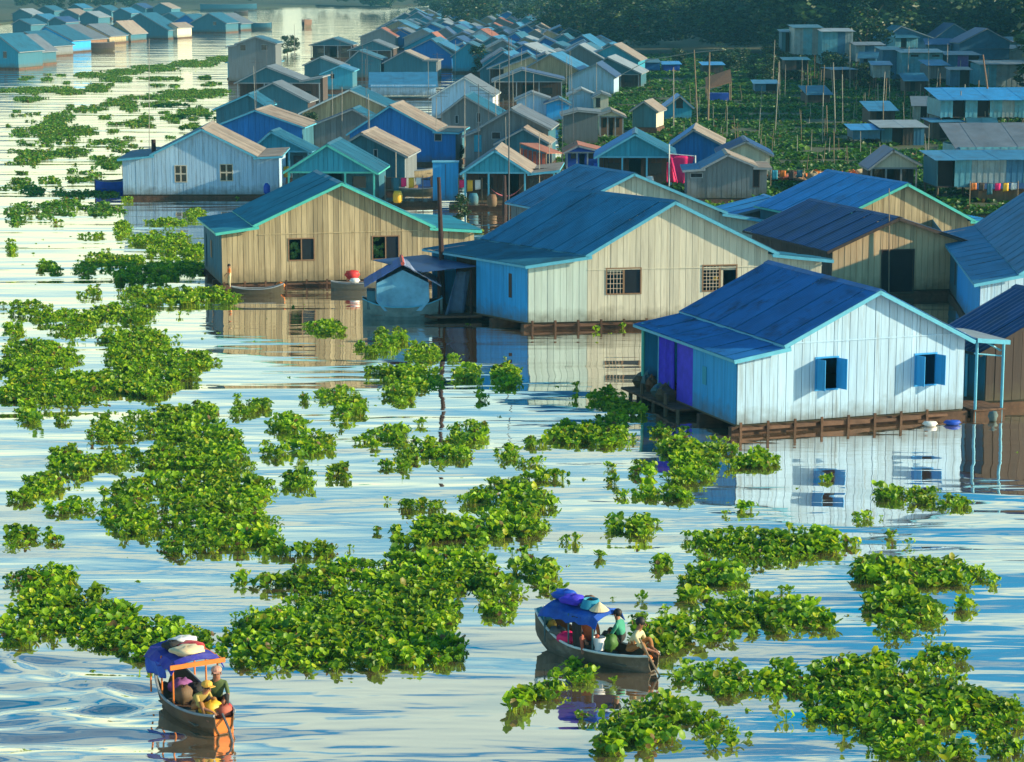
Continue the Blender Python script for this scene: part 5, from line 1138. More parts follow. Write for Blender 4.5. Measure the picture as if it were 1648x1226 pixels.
# ------------------------------------------------------------------ people
def person(label, loc, rz, J, cols, hat=None, group=None, extra=None, sc=1.0):
    """J: joint positions; skin modifier body, then faces coloured by nearest bone"""
    t = thing('person', label, 'person', loc, rz, group)
    names = ['pelvis', 'chest', 'neck', 'head', 'top', 'shL', 'elL', 'haL', 'shR', 'elR', 'haR', 'hiL', 'knL', 'anL', 'toL', 'hiR', 'knR', 'anR', 'toR', 'belly']
    rad = dict(pelvis=.135, belly=.125, chest=.155, neck=.06, head=.105, top=.07, shL=.07, elL=.045, haL=.032, shR=.07, elR=.045, haR=.032, hiL=.095, knL=.065, anL=.042, toL=.035, hiR=.095, knR=.065, anR=.042, toR=.035)
    E = [('pelvis', 'belly'), ('belly', 'chest'), ('chest', 'neck'), ('neck', 'head'), ('head', 'top'), ('chest', 'shL'), ('shL', 'elL'), ('elL', 'haL'), ('chest', 'shR'), ('shR', 'elR'), ('elR', 'haR'), ('pelvis', 'hiL'), ('hiL', 'knL'), ('knL', 'anL'), ('anL', 'toL'), ('pelvis', 'hiR'), ('hiR', 'knR'), ('knR', 'anR'), ('anR', 'toR')]
    J = {k: Vector(v) * sc for k, v in J.items()}
    vs = [J[n] for n in names]; es = [(names.index(a), names.index(b)) for a, b in E]; rr = [rad[n] * sc for n in names]; bone = list(E)
    for s_ in ('L', 'R'):   # palm and five fingers
        h = J['ha' + s_]; d = (h - J['el' + s_]).normalized(); side = d.cross(Vector((0, 0, 1))).normalized(); dn = Vector((0, 0, -1))
        palm = h + d * .07 * sc; vs.append(palm); rr.append(.03 * sc); pi = len(vs) - 1; es.append((names.index('ha' + s_), pi)); bone.append(('hand', 'hand'))
        for k, L_ in enumerate((.07, .08, .075, .06)):
            b0 = palm + side * (.024 * (k - 1.5)) * sc + d * .02 * sc; f1 = b0 + d * L_ * .55 * sc + dn * .015 * sc; f2 = f1 + d * L_ * .3 * sc + dn * .035 * sc
            vs += [f1, f2]; rr += [.009 * sc, .008 * sc]; es += [(pi, len(vs) - 2), (len(vs) - 2, len(vs) - 1)]; bone += [('hand', 'hand')] * 2
        th = h + d * .03 * sc + side * .045 * sc * (1 if s_ == 'L' else -1); vs += [th, th + d * .035 * sc + dn * .02 * sc]; rr += [.011 * sc, .009 * sc]; es += [(names.index('ha' + s_), len(vs) - 2), (len(vs) - 2, len(vs) - 1)]; bone += [('hand', 'hand')] * 2
    me = bpy.data.meshes.new('body'); me.from_pydata([tuple(v) for v in vs], es, []); o = bpy.data.objects.new('body', me); COL.objects.link(o)
    sk = o.modifiers.new('skin', 'SKIN'); sk.use_smooth_shade = True
    for i, v in enumerate(me.skin_vertices[0].data): v.radius = (rr[i], rr[i] * .85); v.use_root = (i == 0)
    sb = o.modifiers.new('sub', 'SUBSURF'); sb.levels = 1; sb.render_levels = 1
    dg = bpy.context.evaluated_depsgraph_get(); dg.update(); em = bpy.data.meshes.new_from_object(o.evaluated_get(dg)); o.modifiers.clear(); o.data = em; o.parent = t
    keys = ['skin', 'shirt', 'trousers']; em.materials.clear()
    for m in cols: em.materials.append(m)
    zone = {('pelvis', 'belly'): 2, ('belly', 'chest'): 1, ('chest', 'neck'): 1, ('chest', 'shL'): 1, ('shL', 'elL'): 1, ('chest', 'shR'): 1, ('shR', 'elR'): 1, ('pelvis', 'hiL'): 2, ('hiL', 'knL'): 2, ('pelvis', 'hiR'): 2, ('hiR', 'knR'): 2, ('knL', 'anL'): 2 if cols[2] != SKIN else 0, ('knR', 'anR'): 2 if cols[2] != SKIN else 0}
    segs = [(vs[a], vs[b], zone.get(bn, 0)) for (a, b), bn in zip(es, bone)]
    for f in em.polygons:
        c = f.center; best = 9; bz = 0
        for a, b, z in segs:
            ab = b - a; q = max(0, min(1, (c - a).dot(ab) / max(ab.length_squared, 1e-6))); d = (c - a - ab * q).length
            if d < best: best = d; bz = z
        f.material_index = bz
    hd = J['head']; fw = Vector((1, 0, 0))
    m = MB(); m.blob(tuple(hd + Vector((-.03, 0, .05)) * sc), (.112 * sc, .105 * sc, .105 * sc), 12, 8); m.build('hair', HAIR, t, True)
    m = MB(); m.hexa([tuple(hd + Vector(q) * sc) for q in ((.085, -.015, -.03), (.125, -.008, -.03), (.125, .008, -.03), (.085, .015, -.03), (.085, -.008, .03), (.095, -.004, .03), (.095, .004, .03), (.085, .008, .03))]); m.build('nose', SKIN, t)
    for sg in (-1, 1):
        m = MB(); m.blob(tuple(hd + Vector((.0, sg * .1, 0)) * sc), (.022 * sc, .012 * sc, .032 * sc), 6, 5); m.build('ear', SKIN, t)
        m = MB(); m.blob(tuple(hd + Vector((.092, sg * .035, .015)) * sc), (.01, .014, .009), 6, 4); m.build('eye', HAIR, t)
    m = MB(); m.blob(tuple(hd + Vector((.09, 0, -.055)) * sc), (.01, .028, .008), 6, 4); m.build('mouth', REDM, t)
    if hat:
        m = MB(); top_ = hd + Vector((-.01, 0, .09)) * sc
        if hat[0] == 'cone':
            n = 16; m.v = [tuple(top_ + Vector((0, 0, .17)))] + [tuple(top_ + Vector((.24 * math.cos(6.2832 * k / n), .24 * math.sin(6.2832 * k / n), -.02))) for k in range(n)]
            m.f = [(0, 1 + k, 1 + (k + 1) % n) for k in range(n)]; m.mi = [0] * n
        else:
            m.blob(tuple(top_), (.125, .12, .085), 12, 7); m.box(tuple(top_ + Vector((.06, -.07, -.035))), tuple(top_ + Vector((.2, .07, -.02))))
        m.build('hat', hat[1], t)
    return t
SIT = dict(pelvis=(0, 0, .12), belly=(.04, 0, .27), chest=(.10, 0, .46), neck=(.13, 0, .62), head=(.17, 0, .76), top=(.17, 0, .84), shL=(.10, .19, .54), elL=(.22, .24, .30), haL=(.42, .15, .26), shR=(.10, -.19, .54), elR=(.24, -.24, .32), haR=(.44, -.12, .24),
           hiL=(.04, .11, .12), knL=(.42, .20, .36), anL=(.50, .17, -.02), toL=(.64, .18, -.06), hiR=(.04, -.11, .12), knR=(.42, -.20, .34), anR=(.52, -.16, -.02), toR=(.66, -.17, -.06))
BEND = dict(SIT, belly=(.08, 0, .25), chest=(.22, 0, .40), neck=(.32, 0, .52), head=(.40, 0, .63), top=(.41, 0, .71), shL=(.22, .19, .46), elL=(.36, .2, .2), haL=(.56, .1, .14), shR=(.22, -.19, .46), elR=(.40, -.22, .24), haR=(.60, -.1, .16))
STAND = dict(pelvis=(0, 0, .90), belly=(0, 0, 1.05), chest=(.02, 0, 1.25), neck=(.02, 0, 1.42), head=(.05, 0, 1.56), top=(.04, 0, 1.64), shL=(.01, .18, 1.34), elL=(.05, .25, 1.08), haL=(.2, .2, .92), shR=(.01, -.18, 1.34), elR=(.06, -.25, 1.08), haR=(.24, -.16, .95),
             hiL=(0, .10, .87), knL=(.04, .12, .48), anL=(0, .12, .08), toL=(.14, .14, .03), hiR=(0, -.1, .87), knR=(.02, -.12, .48), anR=(-.02, -.12, .08), toR=(.12, -.14, .03))
OLIVE = mat('shirt_olive', (.07, .11, .035), .85, .2, 6); SHIRTC = mat('shirt_cream', (.62, .55, .32), .85, .15, 6); KHAKI = mat('trousers_brown', (.30, .13, .04), .85, .2, 6)
DKTR = mat('trousers_dark', (.03, .03, .03), .85, .2, 6); GSHIRT = mat('shirt_green', (.04, .26, .17), .85, .2, 6); RSHIRT = mat('shirt_orange_red', (.55, .14, .05), .85, .2, 6); OSHIRT = mat('shirt_orange', (.9, .2, .04), .85, .15, 6)
YEL = mat('hat_yellow', (.80, .42, .06), .8); PINKH = mat('hat_pink_tan', (.55, .28, .2), .8); STRAW = mat('hat_straw', (.75, .60, .36), .8)

# ------------------------------------------------------------------ the two sampans
def frame_roof(t, x0, x1, w, zd, zr, m, stripe=None, posts=POLE, sag=.12, skirt=.14, name='canopy'):
    for x in (x0 + .06, (x0 + x1) / 2, x1 - .06):
        for y in (-w / 2 + .04, w / 2 - .04): mb = MB(); mb.tube([(x, y, zd), (x, y, zr - .02)], .022, 6); mb.build('post', posts, t)
    mb = MB(); nx, ny = 14, 10
    for j in range(ny + 1):
        for i in range(nx + 1):
            u_, v_ = i / nx, j / ny; y = (v_ - .5) * w * 1.12; z = zr + .13 * (1 - (2 * v_ - 1) ** 2) - .03 * math.sin(u_ * 9.5) ** 2 - sag * .3 * math.sin(u_ * math.pi)
            if j in (0, ny): z -= skirt + .03 * math.sin(i * 2.1)
            if i in (0, nx): z -= skirt * .8
            mb.v.append((x0 - .08 + (x1 - x0 + .16) * u_, y, z))
    for j in range(ny):
        for i in range(nx): k = j * (nx + 1) + i; mb.f.append((k, k + 1, k + nx + 2, k + nx + 1)); mb.mi.append(0)
    o = mb.build(name, m, t); s_ = o.modifiers.new('thickness', 'SOLIDIFY'); s_.thickness = .02
    if stripe:
        mb = MB(); mb.box((x0 - .1, -w * .57, zr - .13), (x0 - .06, w * .57, zr - .03)); mb.box((x0 - .06, -w * .58, zr - .15), (x1 + .1, -w * .55, zr - .08)); mb.build('roof_rail', stripe, t)
def item(name, label, cat, loc, mb, m, smooth=False, rz=0):
    o = mb.build(name, m, None, smooth); o.location = loc; o.rotation_euler = (0, 0, rz); return tag(o, label, cat)
# left sampan: stern with the engine points to the lower right
b1 = unp(312, 1150); th1 = math.atan2(.86, -.51); bo1 = thing('sampan', 'small wooden motor sampan with blue and violet canopy moving through the wake at lower left', 'boat', b1, th1)
HW1 = mat('hull_weathered_teal', (.15, .09, .045), .7, .4, 3, spot=(.25, .10, .04), spot_amt=.5)
hull(bo1, 3.3, 1.15, .36, .45, HW1, TRIM_N, 1.2, .2)
frame_roof(bo1, -.2, 1.2, 1.12, .3, 1.3, mat('tarp_violet_blue', (.025, .03, .33), .7, .4, 3, spot=(.2, .2, .3), spot_amt=.3), ORANGE, posts=ORANGE)
cloth('side_sheet', [(1.2, .57, .75), (.2, .57, .85), (.2, .60, 1.15), (1.2, .60, 1.15)], ROYAL, bo1, amp=.05)
def L2W(b, th, x, y, z): c, s = math.cos(th), math.sin(th); return (b.x + x * c - y * s, b.y + x * s + y * c, z)
HULLS.append([Vector(L2W(b1, th1, x, y, 0)) for x, y in ((-1.9, -.7), (1.9, -.7), (1.9, .7), (-1.9, .7))])
person('person in olive shirt and tan cap seated at the stern of the lower left sampan', L2W(b1, th1, -.75, -.22, .38), th1 + math.pi - .35, SIT, [SKIN, OLIVE, DKTR], ('cap', PINKH))
person('person in yellow hat leaning forward at the stern of the lower left sampan', L2W(b1, th1, -.85, .30, .36), th1 + math.pi + .3, BEND, [SKIN, mat('shirt_ochre', (.4, .3, .08), .85), KHAKI], ('cap', YEL), sc=.95)
for k, (x, y, z, r, m_, lb) in enumerate([(.3, -.1, 1.46, (.34, .26, .07), RED, 'red cloth heap on top of the violet canopy'), (.6, .22, 1.45, (.2, .2, .1), DKTR, 'black cloth bag on top of the violet canopy'), (.05, .1, 1.46, (.3, .35, .09), STRAW, 'straw mat folded on top of the violet canopy'), (.9, -.15, 1.44, (.2, .3, .08), WHITEM, 'white sack on top of the violet canopy'),
                                   (-1.2, .1, .46, (.2, .24, .2), YELLOW, 'yellow engine cover at the stern of the lower left sampan'), (-1.38, -.1, .42, (.14, .18, .17), REDM, 'red brown fuel can behind the yellow engine cover'), (-1.1, -.28, .4, (.15, .12, .12), RED, 'red cloth beside the yellow engine cover'),
                                   (.35, -.2, .42, (.24, .2, .16), DKTR, 'black kettle under the violet canopy'), (.1, .2, .46, (.2, .2, .2), BROWNW, 'brown basket under the violet canopy'), (.7, 0, .45, (.22, .25, .18), mat('bag_mauve', (.3, .1, .3), .8), 'mauve bag under the violet canopy'), (-.3, -.3, .38, (.13, .13, .1), STRAW, 'small straw bowl on the deck boards behind the olive shirted person')]):
    mb = MB(); mb.blob((0, 0, 0), r, 12, 8, .3); item('bundle' if z > 1 else 'container', lb, 'bundle' if z > 1 else 'container', L2W(b1, th1, x, y, z), mb, m_, True, th1)
mb = MB(); mb.tube([(-1.55, 0, .45), (-1.9, 0, .2), (-2.35, .05, -.25)], [.03, .03, .02], 6); mb.build('propeller_shaft', METALP, bo1)
mb = MB(); mb.box((-1.62, -.22, .02), (-1.56, .22, .36)); mb.build('transom', ORANGE, bo1)
# right sampan
b2 = unp(958, 1060); th2 = math.atan2(.64, -.77); bo2 = thing('sampan', 'wooden sampan with bright blue canopy and raised cyan bow among the hyacinth at lower centre', 'boat', b2, th2)
HW2 = mat('hull_grey_teal', (.13, .11, .075), .7, .4, 3, spot=(.30, .28, .22), spot_amt=.5)
hull(bo2, 3.4, 1.05, .34, .50, HW2, TRIM_W, 1.2, .15)
mb = MB(); mb.hexa([(1.43, -.26, .5), (1.70, -.1, .72), (1.70, .1, .72), (1.43, .26, .5), (1.41, -.28, .74), (1.72, -.12, .95), (1.72, .12, .95), (1.41, .28, .74)]); mb.build('bow_block', CYAN, bo2)
frame_roof(bo2, -.35, 1.2, 1.05, .3, 1.15, mat('tarp_bright_blue', (.01, .08, .42), .65, .4, 3, spot=(.15, .3, .5), spot_amt=.35), posts=TEALW)
cloth('hanging_cloth', [(.25, .5, .35), (-.0, .5, .35), (.05, .52, 1.1), (.3, .52, 1.1)], DKTR, bo2, amp=.03)
HULLS.append([Vector(L2W(b2, th2, x, y, 0)) for x, y in ((-2.1, -.65), (2.1, -.65), (2.1, .65), (-2.1, .65))])
person('person in cream shirt crouching at the stern of the lower centre sampan holding a paddle', L2W(b2, th2, -1.08, .12, .36), th2 + math.pi + .25, dict(BEND, chest=(.17, 0, .44), neck=(.22, 0, .58), head=(.29, 0, .71), top=(.30, 0, .79)), [SKIN, SHIRTC, KHAKI], sc=1.05)
person('person in orange red clothes sitting under the bright blue canopy', L2W(b2, th2, .15, .05, .34), th2 + math.pi - .9, SIT, [SKIN, RSHIRT, REDM], sc=.95)
person('person in green shirt sitting half under the rear edge of the bright blue canopy', L2W(b2, th2, -.62, -.25, .40), th2 + .3, SIT, [SKIN, GSHIRT, DKTR], sc=.95)
pa = Vector(L2W(b2, th2, -1.5, .30, .85)); pb = Vector(L2W(b2, th2, -2.05, .15, -.1)); mb = MB(); mb.tube([(0, 0, 0), tuple(pb - pa)], .022, 6); t = thing('paddle', 'dark wooden paddle held over the stern by the cream shirted person', 'paddle', pa); mb.build('shaft', POLE, t)
mb = MB(); d = pb - pa; mb.hexa([(d.x - .06, d.y, d.z - .3), (d.x + .06, d.y, d.z - .3), (d.x + .06, d.y + .03, d.z - .3), (d.x - .06, d.y + .03, d.z - .3), (d.x - .05, d.y, d.z + .1), (d.x + .05, d.y, d.z + .1), (d.x + .05, d.y + .03, d.z + .1), (d.x - .05, d.y + .03, d.z + .1)]); mb.build('blade', DARKW, t)
for (x, y, z, r, m_, lb) in [(1.0, -.1, 1.36, (.32, .22, .12), ROYAL, 'royal blue tarp roll on top of the bright blue canopy'), (.6, .1, 1.36, (.3, .26, .11), PURPLE, 'violet cloth heap on top of the bright blue canopy'), (.3, -.15, 1.35, (.14, .14, .1), BROWNW, 'brown bag on top of the bright blue canopy'),
                         (1.28, .05, .5, (.12, .12, .22), YEL, 'ochre jar standing in the bow of the lower centre sampan'), (.6, .3, .47, (.26, .2, .14), PINKT, 'pink cloth heap beside the deck edge of the lower centre sampan'), (.95, .25, .48, (.22, .2, .18), GREYW, 'grey sack behind the bow of the lower centre sampan'),
                         (-.15, .32, .42, (.2, .16, .1), DKTR, 'black basin on the deck of the lower centre sampan'), (-.5, .1, .5, (.16, .2, .2), mat('leaf_pot', (.06, .16, .03), .6, .3, 5), 'green vegetables heaped under the canopy of the lower centre sampan'), (-1.6, .12, .36, (.12, .1, .08), ORANGE, 'orange float at the stern tip of the lower centre sampan')]:
    mb = MB(); mb.blob((0, 0, 0), r, 12, 8, .3); item('bundle', lb, 'bundle', L2W(b2, th2, x, y, z), mb, m_, True, th2)
def bucket(lb, loc, r0, r1, h, m, name='bucket'):
    mb = MB(); n = 16
    for rr_, z in ((r0, 0), (r1, h), (r1 - .015, h), (r0 - .015, .02)): mb.v += [(rr_ * math.cos(6.2832 * k / n), rr_ * math.sin(6.2832 * k / n), z) for k in range(n)]
    for j in range(3):
        for k in range(n): mb.f.append((j * n + k, j * n + (k + 1) % n, (j + 1) * n + (k + 1) % n, (j + 1) * n + k)); mb.mi.append(0)
    mb.f.append(tuple(range(n))); mb.mi.append(0); mb.f.append(tuple(range(3 * n, 4 * n))[::-1]); mb.mi.append(0)
    return item(name, lb, name, loc, mb, m, True)
bucket('white plastic bucket in the middle of the lower centre sampan', L2W(b2, th2, -.35, .3, .36), .12, .15, .3, WHITEM)
bucket('large sky blue basin upside down on the bright blue canopy', L2W(b2, th2, .1, .05, 1.25), .26, .18, .2, CYAN, 'basin')
mb = MB(); n = 18; mb.v = [(0, 0, .2)] + [(.24 * math.cos(6.2832 * k / n), .24 * math.sin(6.2832 * k / n), 0) for k in range(n)]; mb.f = [(0, 1 + k, 1 + (k + 1) % n) for k in range(n)] + [tuple(range(n, 0, -1))]; mb.mi = [0] * (n + 1)
item('straw_hat', 'cream conical straw hat lying on the rear edge of the bright blue canopy', 'hat', L2W(b2, th2, -.2, .12, 1.25), mb, STRAW)
# person at the tan house
p = unp(370, 467); person('person in orange shirt standing at the left front corner of the tan house', (p.x, p.y, .12), R(200), STAND, [SKIN, OSHIRT, SHIRTC], sc=.72)
t = thing('floating_plank', 'small plank float under the orange shirted person', 'plank', (p.x, p.y, 0)); mb = MB(); mb.box((-.5, -.35, -.05), (.5, .35, .1)); mb.build('board', RAFTM, t)
p = unp(451, 470); mb = MB(); mb.blob((0, 0, .2), (.22, .2, .22), 10, 7, .3); item('orange_bundle', 'small orange bundle at the end of the dark canoe', 'bundle', (p.x, p.y, .1), mb, ORANGE, True)

# ------------------------------------------------------------------ water hyacinth
MASS = {
 'big mat at left': [(235,670,45,18),(290,665,50,16),(150,690,28,22),(200,690,50,22),(290,700,60,30),(350,710,35,22),(230,735,80,20),(340,745,50,20),(160,745,28,14),(360,790,45,35),(300,790,90,30),(190,800,45,28),(200,840,60,30),(280,830,70,30),(370,830,50,35),(300,870,55,22),(390,870,55,22),(470,884,60,13),(540,884,22,12),(330,662,18,15),(415,790,25,22),(410,850,30,28)],
 'left edge mat': [(30,570,50,24),(75,578,30,18),(5,530,12,14),(50,625,60,32),(110,625,50,28),(15,655,18,30),(0,620,30,30),(20,600,50,25),(210,615,60,20),(290,605,25,12),(240,630,20,14),(200,585,40,20),(260,580,60,20),(310,580,18,14),(170,545,22,18),(215,545,45,18),(240,552,25,14),(160,625,30,14)],
 'centre mat': [(430,930,60,20),(385,930,20,14),(560,920,90,22),(680,915,80,35),(740,930,60,40),(790,960,35,35),(620,960,110,45),(520,1000,120,45),(430,1020,90,40),(640,1030,90,45),(560,1060,100,28),(720,1050,45,25),(760,890,14,20),(480,1060,90,30),(700,985,60,30),(600,1000,90,40)],
 'bottom left mat': [(70,925,35,18),(20,935,25,18),(50,960,50,30),(90,985,70,35),(20,1000,50,38),(160,1000,60,28),(230,1010,50,22),(285,1020,40,22),(200,1030,80,16),(345,1030,50,24),(250,1055,40,14),(390,1050,50,28),(120,1020,60,20)],
 'mats by the tan house': [(215,383,22,9),(255,388,40,12),(270,400,45,12),(300,402,25,13),(160,420,50,14),(125,434,20,9),(200,418,22,9),(230,440,55,16),(280,430,40,14),(190,448,20,9),(215,480,40,16),(280,478,60,14),(340,477,40,12),(60,510,35,11),(110,510,40,12),(170,505,50,15),(215,512,22,12),(105,530,38,14)],
 'bottom right mat': [(1170,1080,35,18),(1130,1085,40,20),(1180,1100,40,22),(1270,1100,60,35),(1350,1105,80,40),(1430,1100,60,45),(1500,1080,60,40),(1540,1060,35,20),(1540,1130,70,40),(1620,1150,60,35),(1450,1160,120,40),(1350,1150,70,25),(1500,1200,90,30),(1440,1212,50,20),(1590,1200,60,30),(1640,1170,50,50)],
 'right middle mats': [(1140,870,45,22),(1200,870,60,20),(1290,865,60,22),(1340,870,40,16),(1250,890,60,18),(1180,900,50,28),(1150,925,50,16),(1420,920,35,22),(1480,920,90,22),(1540,925,50,22),(1590,935,15,8),(1470,970,65,35),(1500,985,40,22),(1560,975,30,14),(1080,1010,55,35),(1150,1000,70,40),(1220,985,60,35),(1290,995,60,28),(1345,1005,22,20),(1110,960,30,12),(1070,1040,40,18)],
}
MASS['upper left mats'] = [(45,308,12,7),(128,312,42,7),(155,309,16,9),(72,333,32,13),(100,325,14,9),(70,348,14,4),(150,336,27,13),(15,335,24,11),(7,352,9,10),
 (130,120,25,5),(180,115,30,5),(230,109,35,6),(290,102,35,6),(345,94,25,4),(175,127,26,5),(245,126,25,3),(320,125,10,4),(50,144,70,5),(135,141,20,7),(100,147,30,4),(37,158,25,4),(290,150,50,7),(210,156,25,4),(340,146,25,4),(250,155,30,6),
 (180,165,25,6),(195,172,15,6),(245,167,32,6),(130,175,28,5),(265,190,14,8),(280,182,10,8),(305,178,20,6),(318,183,12,5),(75,187,20,9),(60,193,12,8),(35,210,30,16),(48,222,20,12),(8,214,14,10),(100,210,30,8),(120,212,16,8),(215,190,12,8),(205,198,22,6),(230,192,12,3),(303,203,10,6),
 (160,227,22,5),(170,233,15,9),(100,243,28,9),(12,255,18,12),(50,247,30,8),(150,258,18,9),(180,258,18,7),(168,268,20,4),(70,290,20,6),(112,287,18,9),(148,282,13,5),(10,295,14,9),(30,300,14,8),(46,307,11,7),(310,152,30,5),(360,92,12,3)]
for k in range(120):
    y = rnd.uniform(118, 318); MASS['upper left mats'].append((rnd.uniform(0, 350 - max(0, (y - 235)) * 1.6), y, rnd.uniform(3, 13), rnd.uniform(1.2, 3.2)))
for k in range(22): MASS['mats by the tan house'].append((rnd.uniform(0, 300), rnd.uniform(345, 560), rnd.uniform(4, 14), rnd.uniform(2, 4)))
for k in range(26): MASS['centre mat'].append((rnd.uniform(380, 1000), rnd.uniform(600, 900), rnd.uniform(4, 14), rnd.uniform(2.5, 5)))
for k in range(26): MASS['right middle mats'].append((rnd.uniform(900, 1620), rnd.uniform(760, 1060), rnd.uniform(5, 16), rnd.uniform(3, 6)))
for nm, el in MASS.items():
    far = nm == 'upper left mats'
    mat_('water_hyacinth', el, kind='stuff', dens=6.0 if far else (13 if 'tan house' in nm else 20), far=far)
CL = [([(199,322,11,5)],'tiny hyacinth tuft at the left corner of the white boarded house'),([(303,344,14,9)],'round hyacinth clump left of the tan house roof'),([(263,360,28,7)],'flat dark hyacinth strip left of the tan house lean-to'),
 ([(180,368,13,15),(142,380,24,5)],'upright yellow green hyacinth tuft with a trailing strip in the upper left channel'),([(5,397,8,9)],'small hyacinth clump cut by the left edge'),([(60,430,14,9)],'small lone hyacinth tuft in open pale water at left'),([(88,435,9,4)],'tiny hyacinth fleck beside the lone tuft at left'),
 ([(132,473,18,9)],'small broken hyacinth clump left of the tan house mats'),([(40,494,30,8)],'thin ragged hyacinth line near the left edge'),([(50,676,14,6)],'tiny dark hyacinth fleck under the left edge mat'),([(92,677,16,8)],'small round hyacinth fleck under the left edge mat'),
 ([(395,655,40,17)],'star shaped dark green hyacinth clump right of the big left mat'),([(90,745,35,25),(60,775,35,14),(20,800,22,14),(70,785,25,10)],'ragged hyacinth patch left of the big mat'),([(95,815,35,12),(125,820,18,14)],'narrow hyacinth patch touching the big left mat'),
 ([(10,865,18,20),(45,860,14,12)],'hyacinth patch cut by the left edge below the ragged patch'),([(76,863,16,14)],'round hyacinth clump at lower left open water'),([(525,635,25,15),(555,655,28,22)],'double hyacinth clump in open water right of the star shaped clump'),([(488,640,7,8)],'tiny yellow hyacinth tuft left of the double clump'),
 ([(459,682,28,18)],'round dark green hyacinth clump above the two lobed patch'),([(490,712,36,20),(440,722,18,12)],'two lobed hyacinth patch below the round dark clump'),([(470,775,28,20)],'hyacinth clump at the right tip of the big left mat'),([(538,765,23,17)],'lone round hyacinth clump right of the big left mat tip'),
 ([(600,712,40,10),(628,700,20,12),(565,716,14,4)],'low spreading hyacinth patch in central open water'),([(655,610,50,22),(640,630,25,22),(690,615,30,14)],'wide hyacinth patch below the houseboat'),([(620,543,30,18),(575,558,15,9),(600,560,30,14)],'bright yellow green hyacinth patch in front of the houseboat'),
 ([(680,567,26,18)],'hyacinth clump right below the houseboat stern'),([(729,577,7,9)],'tiny hyacinth tuft in the dark reflection below the mooring post'),([(755,598,28,14)],'small hyacinth clump in front of the blue reflection'),([(815,603,29,23)],'round tall hyacinth clump on the blue wall reflection'),
 ([(596,598,14,7)],'small flat hyacinth fleck left of the wide patch'),([(690,725,45,16),(650,740,22,15),(745,730,20,12)],'long low hyacinth patch in central open water'),([(755,697,27,20)],'round hyacinth clump above the long central patch'),([(617,748,10,10)],'tiny hyacinth tuft under the low spreading patch'),
 ([(680,812,38,10)],'thin hyacinth strip above the centre mats'),([(760,800,25,12),(820,790,50,20),(850,810,35,18)],'humped hyacinth patch right of the thin strip'),([(660,860,60,20),(700,850,60,20),(800,850,75,22),(860,850,25,18)],'long hyacinth bank directly above the centre mat'),
 ([(857,712,20,10)],'small dark hyacinth clump left of the reflecting patch'),([(920,698,35,22),(960,695,45,24),(1000,705,25,14)],'dense hyacinth patch with a clear mirror image left of the near house'),([(820,730,25,15),(850,743,30,8)],'yellowish hyacinth patch below the small dark clump'),([(877,769,32,8)],'thin dark hyacinth strip in pale water'),
 ([(985,645,28,16),(1000,665,30,16)],'shaded hyacinth clump beside the dark porch of the near house'),([(1060,690,14,16),(1100,710,40,22),(1130,730,45,22),(1160,720,28,18),(1115,765,45,15),(1040,755,18,20)],'large lit hyacinth patch under the blue side wall of the near house'),
 ([(1230,740,35,16),(1200,745,25,12)],'hyacinth patch in the white reflection of the near house'),([(1060,793,45,15),(1100,797,22,10)],'low hyacinth patch below the large lit patch'),([(1030,848,38,20)],'lone oval hyacinth clump in central right water'),([(998,795,8,8)],'tiny dark hyacinth tuft left of the low patch'),
 ([(1490,800,60,18),(1540,803,30,16),(1435,792,20,12)],'long oval hyacinth patch on the house reflection at right'),([(1407,833,28,13)],'small oval hyacinth clump left below the long oval patch'),([(1070,905,14,16)],'small upright hyacinth tuft left of the right middle mats'),([(1200,818,16,7)],'tiny hyacinth fleck on the edge of the house reflection'),
 ([(865,918,35,20),(890,948,22,10)],'hyacinth clump above the lower centre sampan'),([(992,961,10,6)],'tiny hyacinth fleck above right of the lower centre sampan'),([(1031,962,9,7)],'second tiny fleck above right of the lower centre sampan'),([(930,1085,45,20)],'bright hyacinth patch in front of the lower centre sampan hull'),
 ([(882,1048,16,12)],'dark hyacinth clump at the bow of the lower centre sampan'),([(985,1090,15,10)],'small hyacinth clump under the stern of the lower centre sampan'),([(860,1120,40,16),(830,1132,15,12)],'hyacinth patch below left of the lower centre sampan'),([(792,1108,20,8)],'small floating hyacinth sprig left of the lower centre sampan'),
 ([(1045,1150,45,35),(1000,1175,35,28),(1090,1145,30,20),(960,1152,25,8),(1130,1155,28,12),(980,1195,25,22),(1050,1185,40,20)],'tall leafy hyacinth patch at the bottom centre'),([(1160,1180,35,32),(1205,1185,20,10)],'upright hyacinth clump right of the bottom centre patch'),
 ([(520,525,30,13)],'dark hyacinth clump on the tan house reflection'),([(1000,520,40,12),(1050,512,30,8)],'shaded green strip along the foot of the cream house'),([(880,522,8,5)],'tiny green tuft at the foot of the mint boards'),([(375,315,22,6)],'green strip along the foot of the white boarded house'),([(1445,1010,40,20),(1440,1030,25,10)],'hyacinth fringe below the dark round mat at right')]
for el, lb in CL: mat_('hyacinth_clump', el, lb, cat='water plants', group='separate hyacinth clumps on the river', dens=20 if el[0][1] > 560 else 12)
# loose flecks
P = []
for k in range(430):
    y = rnd.random() ** 1.4 * 1050 + 100; x = rnd.uniform(0, 1640) if y > 700 else rnd.uniform(0, 350 if y < 480 else 1000)
    p = unp(x, y); P.append((p.x, p.y))
P = np.array(P); bad = np.zeros(len(P), bool)
for f in FOOT + HULLS: bad |= inpoly(P, [(q.x, q.y) for q in f])
P = P[~bad]; o = scatter_mesh('plant_flecks', ROS, np.concatenate([P, np.full((len(P), 1), -.1)], 1), rng.random(len(P)) * 6.28, rng.uniform(.25, .7, len(P)), HYA); tag(o, kind='stuff')
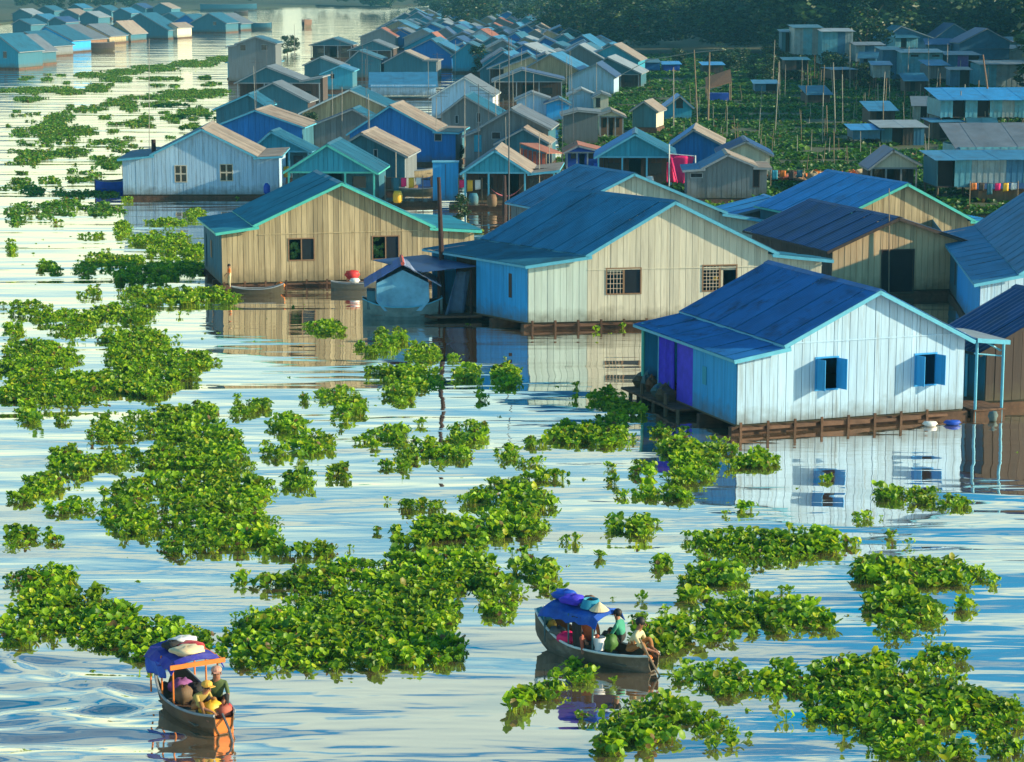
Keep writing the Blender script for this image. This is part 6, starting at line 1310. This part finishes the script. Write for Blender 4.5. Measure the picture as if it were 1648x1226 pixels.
# meadow side hyacinth between the houses
def scat(name, ells, dens, far): return mat_(name, ells, kind='stuff', dens=dens, far=far)
scat('water_hyacinth', [(960,232,60,14),(905,262,35,14),(1190,325,60,14),(1250,300,50,16),(1160,318,40,10),(1560,330,60,18),(1500,300,50,14),(745,368,25,10),(1350,285,50,20)], 2.5, True)
print('plants', NP_[0])

# ------------------------------------------------------------------ haze
def haze():
    mb = MB(); mb.box((-2600, -60, -1.2), (2600, 2900, 24)); o = mb.build('haze', bpy.data.materials.new('haze')); o['kind'] = 'stuff'
    m = o.data.materials[0]; m.use_nodes = True; n = m.node_tree.nodes; n.clear(); out = n.new('ShaderNodeOutputMaterial'); v = n.new('ShaderNodeVolumePrincipled')
    v.inputs['Color'].default_value = (.14, .52, .74, 1); v.inputs['Density'].default_value = HAZE_D; v.inputs['Anisotropy'].default_value = .0
    m.node_tree.links.new(v.outputs[0], out.inputs['Volume']); m.cycles.homogeneous_volume = True if hasattr(m.cycles, 'homogeneous_volume') else None
HAZE_D = .00024
haze()
